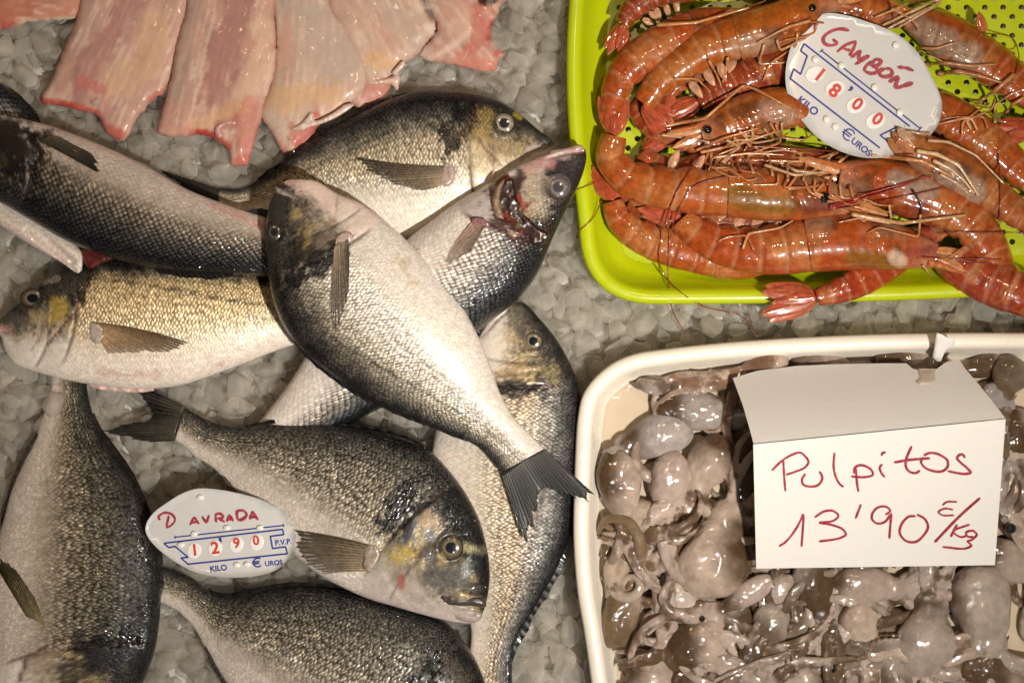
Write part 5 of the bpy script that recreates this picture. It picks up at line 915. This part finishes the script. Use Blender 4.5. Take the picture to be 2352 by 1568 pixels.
KEY = [
 # label, x, y, rx, ry, rot, z, kwargs
 ("largest pale baby octopus mantle, smooth and beige, left of the paper card's lower corner", 1642, 1284, 88, 74, R(-70), 62, dict(brown=.12, bdir=(1, -.3), adir=R(-40), alen=120, squash=.7)),
 ("half brown half pale baby octopus against the left wall of the white tray", 1424, 1112, 70, 46, R(80), 66, dict(brown=.55, bdir=(-1, 0), alen=110, adir=R(75))),
 ("pale folded baby octopus mantle between the half brown one and the card's left edge", 1535, 1106, 62, 44, R(100), 64, dict(brown=.05, alen=120, adir=R(95), pale=(0.439, 0.348, 0.297))),
 ("brown shouldered baby octopus close to the left edge of the card", 1632, 1062, 60, 50, R(120), 62, dict(brown=.45, bdir=(.6, -.6), alen=120)),
 ("grey white baby octopus with a wide flat mantle in the upper left of the tray", 1512, 1000, 70, 46, R(160), 52, dict(brown=.08, alen=120, pale=(0.381, 0.330, 0.304))),
 ("translucent grey baby octopus stretched out below the upper left rim", 1600, 945, 90, 40, R(10), 50, dict(brown=.18, alen=130, pale=(0.330, 0.285, 0.253))),
 ("dark brown baby octopus in the shade along the left edge of the card", 1706, 1090, 90, 44, R(95), 48, dict(brown=.95, alen=110, brn=(.085, .052, .028))),
 ("pale baby octopus with a yellowish patch and a curled arm touching the left wall", 1462, 1212, 58, 42, R(120), 58, dict(brown=.15, alen=130, pale=(0.442, 0.345, 0.262), curl=1.6)),
 ("olive brown baby octopus pressed to the left wall in the lower left of the tray", 1428, 1404, 74, 38, R(-70), 58, dict(brown=.95, bdir=(-1, .2), alen=110, brn=(.15, .10, .055))),
 ("pale baby octopus rounding out of the bottom edge at the lower left", 1495, 1556, 62, 50, R(-60), 54, dict(brown=.15, alen=120, pale=(0.388, 0.305, 0.253))),
 ("mottled brown baby octopus below the largest pale one", 1600, 1478, 60, 56, R(150), 58, dict(brown=.8, alen=130)),
 ("white sheet like baby octopus arm web under the largest pale mantle", 1560, 1380, 56, 40, R(60), 54, dict(brown=.1, alen=130, pale=(0.475, 0.398, 0.340), eye=(1612, 1420, 8))),
 ("baby octopus with a thick pale arm looping under the card's lower left corner", 1716, 1362, 64, 26, R(150), 66, dict(brown=.1, alen=140, pale=(0.422, 0.332, 0.287))),
 ("big smooth pale baby octopus mantle below the card's lower right corner", 2254, 1392, 82, 66, R(80), 62, dict(brown=.08, alen=120, pale=(0.384, 0.320, 0.268), squash=.68)),
 ("pale heart shaped baby octopus mantle with a dark slit near the bottom right", 2124, 1470, 78, 62, R(-80), 62, dict(brown=.14, bdir=(-.3, -1), alen=130, pale=(0.376, 0.312, 0.267))),
 ("wide pale baby octopus mantle right under the middle of the card", 1985, 1346, 70, 42, R(5), 58, dict(brown=.1, alen=130, pale=(0.389, 0.305, 0.260))),
 ("small pale rounded baby octopus below the wide mantle under the card", 1972, 1428, 46, 42, R(60), 60, dict(brown=.06, alen=130)),
 ("small pale baby octopus with an eye shaped glint, left of the heart shaped one", 2018, 1496, 46, 36, R(10), 58, dict(brown=.06, alen=120)),
 ("brown striped baby octopus in the bottom right corner", 2290, 1545, 90, 46, R(15), 56, dict(brown=.9, alen=120, brn=(.10, .062, .034))),
 ("round olive baby octopus in the upper right corner of the tray", 2322, 862, 44, 38, R(110), 62, dict(brown=.9, alen=120, brn=(.12, .085, .05), pale=(0.287, 0.242, 0.210))),
 ("pinkish baby octopus half sunk in the juice behind the card", 1890, 836, 70, 38, R(20), 46, dict(brown=.1, alen=80, pale=(0.340, 0.262, 0.224))),
 ("dark brown baby octopus behind the card beside the paper scrap", 2075, 826, 64, 34, R(10), 48, dict(brown=.9, alen=90, brn=(.10, .062, .035))),
 ("brown curled baby octopus head under the upper left corner of the card", 1765, 834, 38, 34, R(160), 66, dict(brown=.75, alen=130, adir=R(150), spread=.9, brn=(.17, .095, .06))),
 ("tangle armed grey baby octopus in the juice of the upper left", 1575, 905, 40, 30, R(-160), 50, dict(brown=.6, alen=110, brn=(.12, .085, .06), pale=(0.297, 0.252, 0.226))),
 ("dark baby octopus lying along the upper right wall behind the card", 2260, 838, 50, 26, R(160), 46, dict(brown=.9, alen=100)),
 ("grey violet baby octopus beside the sloping back of the card", 2290, 930, 52, 40, R(70), 54, dict(brown=.1, alen=120, pale=(0.317, 0.278, 0.265))),
 ("brown baby octopus with gold glints, topmost in the strip right of the card", 2340, 1000, 56, 44, R(100), 56, dict(brown=.85, alen=110)),
 ("pale baby octopus mantle peeping out right of the card at the word's height", 2322, 1062, 44, 36, R(90), 58, dict(brown=.05, alen=110)),
 ("beige baby octopus at the right edge, above the one with a bluish eye", 2346, 1128, 46, 40, R(170), 52, dict(brown=.35, alen=110)),
 ("baby octopus with a bluish dark eye at the right edge beside the price", 2335, 1200, 50, 36, R(60), 56, dict(brown=.6, alen=110, eye=(2322, 1213, 13))),
 ("pale baby octopus just outside the card's lower right corner", 2320, 1290, 54, 40, R(30), 58, dict(brown=.08, alen=120, pale=(0.390, 0.312, 0.261))),
]
for i, (lb, x, y, rx, ry, rot, z, kw) in enumerate(KEY): octopus(lb, x, y, rx, ry, rot, z, seed=i * 5 + 2, **kw)
ORD = ["first", "second", "third", "fourth", "fifth", "sixth", "seventh", "eighth"]
rr = np.random.default_rng(21); CN = {0: "pale", 1: "grey brown", 2: "dark brown"}
for row, (yy, xs) in enumerate(((1352, (1800, 1868, 2090, 2160)), (1440, (1690, 1770, 1850, 1905)), (1510, (1730, 1810, 1890, 1960, 2190)), (1570, (1590, 1670, 1760, 1850, 1940, 2060)))):
    for k, xx in enumerate(xs):
        t = int(rr.integers(3)); nm = ["the row touching the card", "the second row below the card", "the third row below the card", "the row at the bottom edge"][row]
        octopus(f"small {CN[t]} baby octopus, {ORD[k]} from the left in {nm}", xx + rr.uniform(-8, 8), yy + rr.uniform(-8, 8), rr.uniform(46, 66), rr.uniform(28, 40), rr.uniform(0, 6.28), rr.uniform(48, 62),
                brown=[.1, .5, .9][t], bdir=(math.cos(row + k), math.sin(row + k)), alen=rr.uniform(110, 160), spread=rr.uniform(1.8, 4.5), seed=200 + row * 20 + k, curl=.8, pale=[(.42, .34, .285), (.33, .275, .23), (.35, .28, .235)][t], brn=[BR, GB, BR][t])
# ------------------------------------------------------------------ card and price tags
def mat_ink(name, col, rough=.4, patchy=.35):
    m, nt, b = new_mat(name); co = objco(nt); n = noise_(nt, co, 420, 4, .7)
    c = mix_(nt, ramp_(nt, n, .35, .7), col + (1,), tuple(min(1, x * (1 + patchy * 2) + patchy * .12) for x in col) + (1,))
    setp(nt, b, Base_Color=c, Roughness=rough); return m
RINK = mat_ink("red_marker", (.25, .014, .028)); BINK = mat_ink("blue_print", (.012, .026, .21), .4, .1); DINK = mat_ink("red_print", (.50, .035, .025), .4, .15)
PAPER = mat_simple("paper_card", (.72, .70, .665), .7, .15, 900, .0002, .035, Subsurface_Weight=.1, Subsurface_Scale=.001)
PLAST = mat_simple("tag_plastic", (.60, .595, .59), .24, .12, 500, .0003, .05, Coat_Weight=.5, Coat_Roughness=.12, Subsurface_Weight=.2, Subsurface_Scale=.002)
PEG = mat_simple("peg_plastic", (.80, .77, .70), .3, .1, 500, .0003, .04); DISC = mat_simple("disc_plastic", (.78, .765, .74), .3, .05, 500, .0003, .03)
def ribbon(pts, w, zf, z1, taper=.5, n=None, smooth=True, wob=.12):
    pts = np.asarray(pts, float)
    n = n or max(8, int(np.linalg.norm(np.diff(pts, axis=0), axis=1).sum() / 2.2))
    if smooth and len(pts) > 2: P = spline(pts, n)
    else:
        t = np.r_[0, np.cumsum(np.linalg.norm(np.diff(pts, axis=0), axis=1))]; q = np.unique(np.r_[np.linspace(0, t[-1], n), t]); P = np.stack([np.interp(q, t, pts[:, k]) for k in (0, 1)], 1); n = len(P)
    T = np.gradient(P, axis=0); T /= np.linalg.norm(T, axis=1)[:, None] + 1e-9; N = np.stack([-T[:, 1], T[:, 0]], 1)
    s = np.linspace(0, 1, n); e = np.minimum(s, 1 - s) * n * 2.2 / (w * .9 + .01); hw = w / 2 * np.sqrt(np.clip(1 - (1 - np.clip(e, 0, 1)) ** 2, .08, 1)) * (1 + wob * (vnoise(s * 9 + pts[0, 0], s * 0) - .5) * 2)
    A = P + N * hw[:, None]; B = P - N * hw[:, None]; V = np.empty((2 * n, 2)); V[0::2] = A; V[1::2] = B
    Z = zf(V[:, 0], V[:, 1]) + z1 + np.repeat(np.linspace(0, .22, n), 2)
    F = [[2 * i, 2 * i + 1, 2 * i + 3, 2 * i + 2] for i in range(n - 1)]
    W3 = W(V[:, 0], V[:, 1], Z); q = F[0]
    if np.cross(W3[q[1]] - W3[q[0]], W3[q[2]] - W3[q[0]])[2] < 0: F = [f[::-1] for f in F]
    return W3, F
def writing(parent, name, strokes, w, zf, mat, z0=.5, smooth=True, wob=.12):
    VV, FF, off = [], [], 0
    for k, st in enumerate(strokes):
        ww = w
        if isinstance(st, tuple) and np.isscalar(st[0]): ww, st = st
        V, F = ribbon(st, ww, zf, z0 + .28 * k, smooth=smooth, wob=wob); VV.append(V); FF += [[i + off for i in f] for f in F]; off += len(V)
    return mesh_obj(name, np.vstack(VV), FF, mat, parent)
def text(parent, name, s, cx, cy, ang, size, zf, mat, bold=.0, sx=1.0, z0=.6, shear=0.0):
    cu = bpy.data.curves.new("t", 'FONT'); cu.body = s; cu.size = 1; cu.align_x = 'CENTER'; cu.align_y = 'CENTER'; cu.offset = bold; cu.resolution_u = 6; cu.shear = shear
    o = bpy.data.objects.new("t", cu); COL.objects.link(o); dg = bpy.context.evaluated_depsgraph_get(); me = o.evaluated_get(dg).to_mesh()
    V = np.array([v.co[:] for v in me.vertices]); F = [list(p.vertices) for p in me.polygons]; o.evaluated_get(dg).to_mesh_clear(); bpy.data.objects.remove(o); bpy.data.curves.remove(cu)
    c = (V[:, :2].min(0) + V[:, :2].max(0)) / 2; lx = (V[:, 0] - c[0]) * size * sx; ly = -(V[:, 1] - c[1]) * size; ca, sa = math.cos(ang), math.sin(ang)
    X = cx + lx * ca - ly * sa; Y = cy + lx * sa + ly * ca
    return mesh_obj(name, W(X, Y, zf(X, Y) + z0), F, mat, parent, False)
def disc(parent, name, x, y, rx, ry, ang, zf, h, mat):
    a = np.arange(28) / 28 * 2 * np.pi; ca, sa = math.cos(ang), math.sin(ang); L = []
    for k, dz in ((1.0, 0), (1.0, h * .7), (.88, h), (.02, h)):
        lx, ly = rx * k * np.cos(a), ry * k * np.sin(a); X = x + lx * ca - ly * sa; Y = y + lx * sa + ly * ca; L.append(np.c_[X, Y, zf(X, Y) + dz])
    V = np.vstack(L); return mesh_obj(name, W(*V.T), [f[::-1] for f in grid_faces(4, 28, True).tolist()], mat, parent)

def plate(name, pts, zf, th, mat, parent, n=160, step=18, smooth=True, closed_spline=True):
    out = spline(pts, n, closed=True) if closed_spline else np.asarray(pts, float)
    X, Y, Z, F, d, N = pillow_mesh(out, step, lambda x, y, d: zf(x, y) - .8 * (1 - np.clip(d / 3, 0, 1)), lambda x, y, d: zf(x, y) - th, 3)
    return mesh_obj(name, W(X, Y, Z), F, mat, parent, smooth)
def dens(pts, step=14):
    out = []
    for p, q in zip(pts, pts[1:] + pts[:1]):
        p = np.array(p, float); q = np.array(q, float); n = max(1, int(np.linalg.norm(q - p) / step)); out += [p + (q - p) * k / n for k in range(n)]
    return np.array(out)
# folded paper card
def crease_y(x): return 1020 - (x - 1730) * 58 / 580
def z_front(x, y): t = (np.asarray(y) - crease_y(np.asarray(x, float))) / 300.0; return 252 - 134 * t + 5 * np.sin(np.pi * np.clip(t, 0, 1))
def z_flap(x, y): t = (crease_y(np.asarray(x, float)) - np.asarray(y)) / 170.0; return 252 - 158 * np.clip(t, 0, 3) + 9 * np.sin(np.pi * np.clip(t, 0, 1))
card = empty("price_card", W(2010, 1150, 50), "folded white paper card reading Pulpitos 13'90 E/Kg standing among the octopuses", "price card")
plate("front_panel", dens([(1730, 1020), (2310, 962), (2285, 1297), (1737, 1305)]), z_front, 2.0, PAPER, card, step=24, closed_spline=False, smooth=False)
plate("back_panel", dens([(1730.5, 1018), (1722, 985), (1706, 930), (1683, 868), (1740, 851), (1830, 840), (1920, 836), (2030, 834), (2082, 834), (2096, 846), (2112, 850), (2122, 858), (2140, 862), (2150, 848), (2172, 832), (2203, 824), (2216, 845), (2244, 878), (2280, 922), (2309, 960)], 10), z_flap, 2.0, PAPER, card, step=20, closed_spline=False, smooth=False)
plate("tape_strip", dens([(2108, 846), (2150, 846), (2147, 866), (2150, 872), (2140, 882), (2112, 884), (2102, 876), (2112, 868)], 6), lambda x, y: z_flap(x, y) + 2.2, 1.0, mat_simple("clear_tape", (.70, .60, .48), .2, 0, 500, .0002, .03, Alpha=.55, Coat_Weight=.6), card, step=9, closed_spline=False)
z_tab = lambda x, y: 100 + (838 - np.asarray(y)) * .75
plate("torn_paper_tab", dens([(2142, 820), (2146, 800), (2149, 776), (2152, 764), (2164, 768), (2178, 776), (2190, 773), (2194, 788), (2186, 798), (2172, 804), (2166, 818), (2160, 832), (2150, 828)], 6), z_tab, 1.5, PAPER, card, step=9, closed_spline=False)
HW = [[(1772, 1081), (1796, 1058), (1819, 1044), (1838, 1039), (1849, 1047), (1857, 1060), (1850, 1072), (1826, 1083), (1805, 1090)], [(1799, 1055), (1801, 1090), (1804, 1128)],
      [(1850, 1087), (1842, 1102), (1845, 1112), (1860, 1117), (1880, 1113), (1889, 1097), (1882, 1081)], [(1917, 1039), (1915, 1072), (1920, 1095), (1929, 1111), (1938, 1118)],
      [(1966, 1074), (1969, 1111), (1972, 1129)], [(1962, 1088), (1964, 1074), (1976, 1068), (1990, 1071), (2003, 1081), (2005, 1090), (1990, 1095), (1955, 1094)],
      [(2027, 1065), (2021, 1074), (2025, 1086), (2033, 1096)], [(2025, 1047), (2027, 1041), (2035, 1038)], [(2095, 1024), (2087, 1041), (2081, 1060), (2082, 1074), (2090, 1083), (2104, 1086), (2114, 1080)], [(2054, 1062), (2083, 1057), (2137, 1052)],
      [(2122, 1046), (2137, 1040), (2160, 1045), (2177, 1058), (2177, 1072), (2165, 1082), (2142, 1081), (2123, 1072), (2116, 1060), (2123, 1050)], [(2216, 1052), (2214, 1045), (2206, 1044), (2199, 1052), (2207, 1062), (2221, 1074), (2230, 1085), (2222, 1088), (2177, 1082)]]
writing(card, "handwritten_name", HW, 5.2, z_front, RINK)
HP = [[(1789, 1254), (1803, 1245), (1833, 1206), (1845, 1179)], [(1846, 1180), (1844, 1215), (1841, 1255)], [(1871, 1188), (1893, 1174), (1914, 1173), (1926, 1184), (1915, 1195), (1883, 1200), (1911, 1205), (1938, 1217), (1943, 1227), (1932, 1234), (1881, 1243)], [(1978, 1157), (1965, 1191)],
      [(2034, 1182), (2045, 1173), (2037, 1164), (2019, 1164), (2005, 1177), (2003, 1191), (2013, 1201), (2031, 1199), (2047, 1180)], [(2048, 1178), (2045, 1208), (2043, 1237)], [(2104, 1185), (2088, 1186), (2070, 1206), (2067, 1224), (2082, 1242), (2103, 1244), (2121, 1230), (2132, 1209), (2124, 1191), (2106, 1181)],
      (4.0, [(2199, 1152), (2174, 1153), (2165, 1160)]), (4.0, [(2190, 1170), (2169, 1168), (2156, 1176), (2163, 1182), (2192, 1183)]), [(2252, 1143), (2208, 1182), (2147, 1245)], [(2199, 1204), (2184, 1233)], (4.2, [(2228, 1204), (2190, 1221), (2208, 1233), (2222, 1230)]),
      (4.2, [(2238, 1233), (2222, 1231), (2220, 1223), (2236, 1219), (2244, 1227), (2232, 1240), (2223, 1243), (2232, 1252), (2223, 1258), (2165, 1256)])]
writing(card, "handwritten_price", HP, 5.2, z_front, RINK)
# prawn tag
zg = lambda x, y: 116 + (np.asarray(x, float) - 1985) * .02 + 0 * np.asarray(y)
t1 = empty("price_tag", W(1985, 190, 105), "white plastic price tag reading GAMBON 18'00 lying on the prawns", "price tag", "plastic price tags")
plate("plate", [(1898, 31), (1866, 43), (1839, 66), (1818, 105), (1806, 150), (1804, 185), (1813, 229), (1842, 277), (1880, 318), (1922, 344), (1980, 362), (2030, 362), (2075, 350), (2125, 322), (2155, 286), (2164, 240), (2157, 212), (2141, 178), (2107, 120), (2066, 83), (2030, 64), (1991, 50), (1945, 36)], zg, 5, PLAST, t1)
A1 = math.atan2(190, 243)
writing(t1, "handwritten_name", [(8, [(1951, 71), (1933, 67), (1908, 73), (1891, 88), (1893, 99), (1907, 105), (1922, 100), (1912, 90)]), [(1922, 120), (1943, 104), (1967, 95)], [(1967, 95), (1959, 115), (1950, 129)], [(1938, 113), (1956, 117)], (8, [(1954, 133), (1978, 116)]), [(1978, 116), (1970, 138)], [(1970, 138), (1998, 128)], [(1998, 128), (1964, 149)],
    [(1999, 153), (2013, 137), (2024, 140), (2020, 149), (2006, 153), (2014, 157), (2014, 166), (1999, 169), (1986, 161), (1992, 150), (2006, 141)], (8, [(2034, 158), (2046, 160), (2050, 170), (2036, 177), (2022, 173), (2021, 164), (2034, 158)]), (8, [(2062, 155), (2082, 157), (2099, 163)]), (8.5, [(2042, 189), (2063, 178), (2058, 200), (2098, 191)])], 7, zg, RINK, smooth=True, wob=.25)
writing(t1, "printed_frame", [(4.2, [(2022, 341), (1815, 181), (1823, 159), (1839, 171), (1854, 129), (1839, 117), (1847, 101), (2090, 291)]), (3.4, [(1887, 117), (2114, 296)]), (3, [(1883, 121), (1891, 113)]), (3, [(2109, 301), (2118, 291)]), (3.6, [(2062, 291), (2022, 311), (2049, 333)])], 3.6, zg, BINK, .4, smooth=False, wob=0)
for (x, y, s_, dx, dy) in ((1872, 170, "1", 12, 2), (1918, 203, "8", 0, 5), (1966, 241, "0", 4, -2), (2011, 277, "0", 5, -4)):
    disc(t1, "number_disc", x, y, 18, 24, A1 + .5, zg, 1.0, DISC)
    text(t1, "digit", s_, x + dx, y + dy, A1, 44 if s_ != "0" else 40, lambda X, Y: zg(X, Y) + 1.0, DINK, .035, 1.0, .6)
text(t1, "comma", ",", 1954, 205, A1, 46, zg, BINK, .03)
text(t1, "unit_word", "KILO", 1856, 244, A1, 25, zg, BINK, .03)
def euro(parent, x, y, r, a, zf):
    ca, sa = math.cos(a), math.sin(a); f = lambda lx, ly: (x + lx * ca - ly * sa, y + lx * sa + ly * ca)
    arc = [f(r * math.cos(t), r * math.sin(t)) for t in np.linspace(.75, 2 * math.pi - .75, 14)]
    writing(parent, "euro_symbol", [arc, [f(-r * 1.35, -r * .22), f(r * .55, -r * .22)], [f(-r * 1.35, r * .22), f(r * .45, r * .22)]], 3.4, zf, BINK, .5, wob=0)
euro(t1, 1950, 310, 13, A1, zg); text(t1, "currency_word", "UROS", 1979, 338, A1, 21, zg, BINK, .03)
for x, y in ((2058, 104), (1873, 137), (1933, 151), (2009, 201), (2067, 259), (1899, 274), (1919, 291)): disc(t1, "peg", x, y, 8.2, 8.2, 0, zg, 5, PEG)
# bream tag
zd = lambda x, y: 128 + (np.asarray(x, float) - 505) * .03 + 0 * np.asarray(y)
t2 = empty("price_tag", W(505, 1225, 110), "white plastic price tag reading DAURADA 12'90 lying against the breams", "price tag", "plastic price tags")
plate("plate", [(451, 1122), (418, 1133), (385, 1153), (352, 1178), (337, 1200), (334, 1218), (342, 1236), (358, 1255), (402, 1289), (448, 1313), (507, 1325), (560, 1325), (605, 1319), (640, 1305), (665, 1278), (677, 1245), (679, 1215), (662, 1186), (612, 1152), (542, 1131), (495, 1123)], zd, 5, PLAST, t2)
A2 = -math.atan2(27, 249)
writing(t2, "handwritten_name", [[(368, 1194), (364, 1187), (378, 1177), (395, 1181), (402, 1193), (393, 1206), (381, 1212)], [(388, 1183), (382, 1210)], [(436, 1206), (446, 1186)], [(446, 1186), (457, 1203)], [(439, 1200), (455, 1197)], [(464, 1185), (474, 1201)], [(474, 1201), (481, 1182)], [(497, 1200), (497, 1181), (508, 1180), (513, 1187), (500, 1191)], [(502, 1191), (517, 1198)], [(521, 1198), (528, 1181)], [(528, 1181), (536, 1197)], [(523, 1193), (534, 1191)],
    [(546, 1194), (546, 1174), (560, 1173), (567, 1182), (558, 1192), (546, 1195)], [(574, 1193), (581, 1174)], [(581, 1174), (593, 1194)], [(577, 1188), (590, 1186)]], 5.6, zd, RINK, smooth=True, wob=.25)
writing(t2, "printed_frame", [(3.0, [(402, 1233), (651, 1206)]), (2.8, [(401, 1229), (403, 1237)]), (2.8, [(650, 1202), (652, 1210)]), (3.4, [(376, 1247), (649, 1215), (652, 1227), (621, 1231), (626, 1259), (656, 1255), (660, 1271), (432, 1295), (416, 1281), (432, 1279), (402, 1254), (388, 1257), (376, 1247)])], 3, zd, BINK, .4, smooth=False, wob=0)
for (x, y, s_, dx, dy, sz) in ((446, 1264, "1", 1, -2, 36), (494, 1258, "2", 0, -1, 38), (543, 1250, "9", 0, -4, 32), (590, 1245, "0", -2, -5, 30)):
    disc(t2, "number_disc", x, y, 16, 19, .3, zd, 1.0, DISC)
    text(t2, "digit", s_, x + dx, y + dy, A2, sz, lambda X, Y: zd(X, Y) + 1.0, DINK, .03, 1.0, .6)
text(t2, "comma", "'", 506, 1241, A2, 40, zd, BINK, .04)
text(t2, "unit_word", "KILO", 502, 1304, A2, 18, zd, BINK, .03); text(t2, "price_word", "P.V.P.", 651, 1244, A2, 17, zd, BINK, .03)
euro(t2, 592, 1291, 10, A2, zd); text(t2, "currency_word", "UROS", 629, 1292, A2, 16, zd, BINK, .03)
for x, y in ((460, 1142), (446, 1226), (521, 1212), (597, 1212), (415, 1251), (544, 1297), (567, 1296)): disc(t2, "peg", x, y, 8, 6.5, 0, zd, 5, PEG)
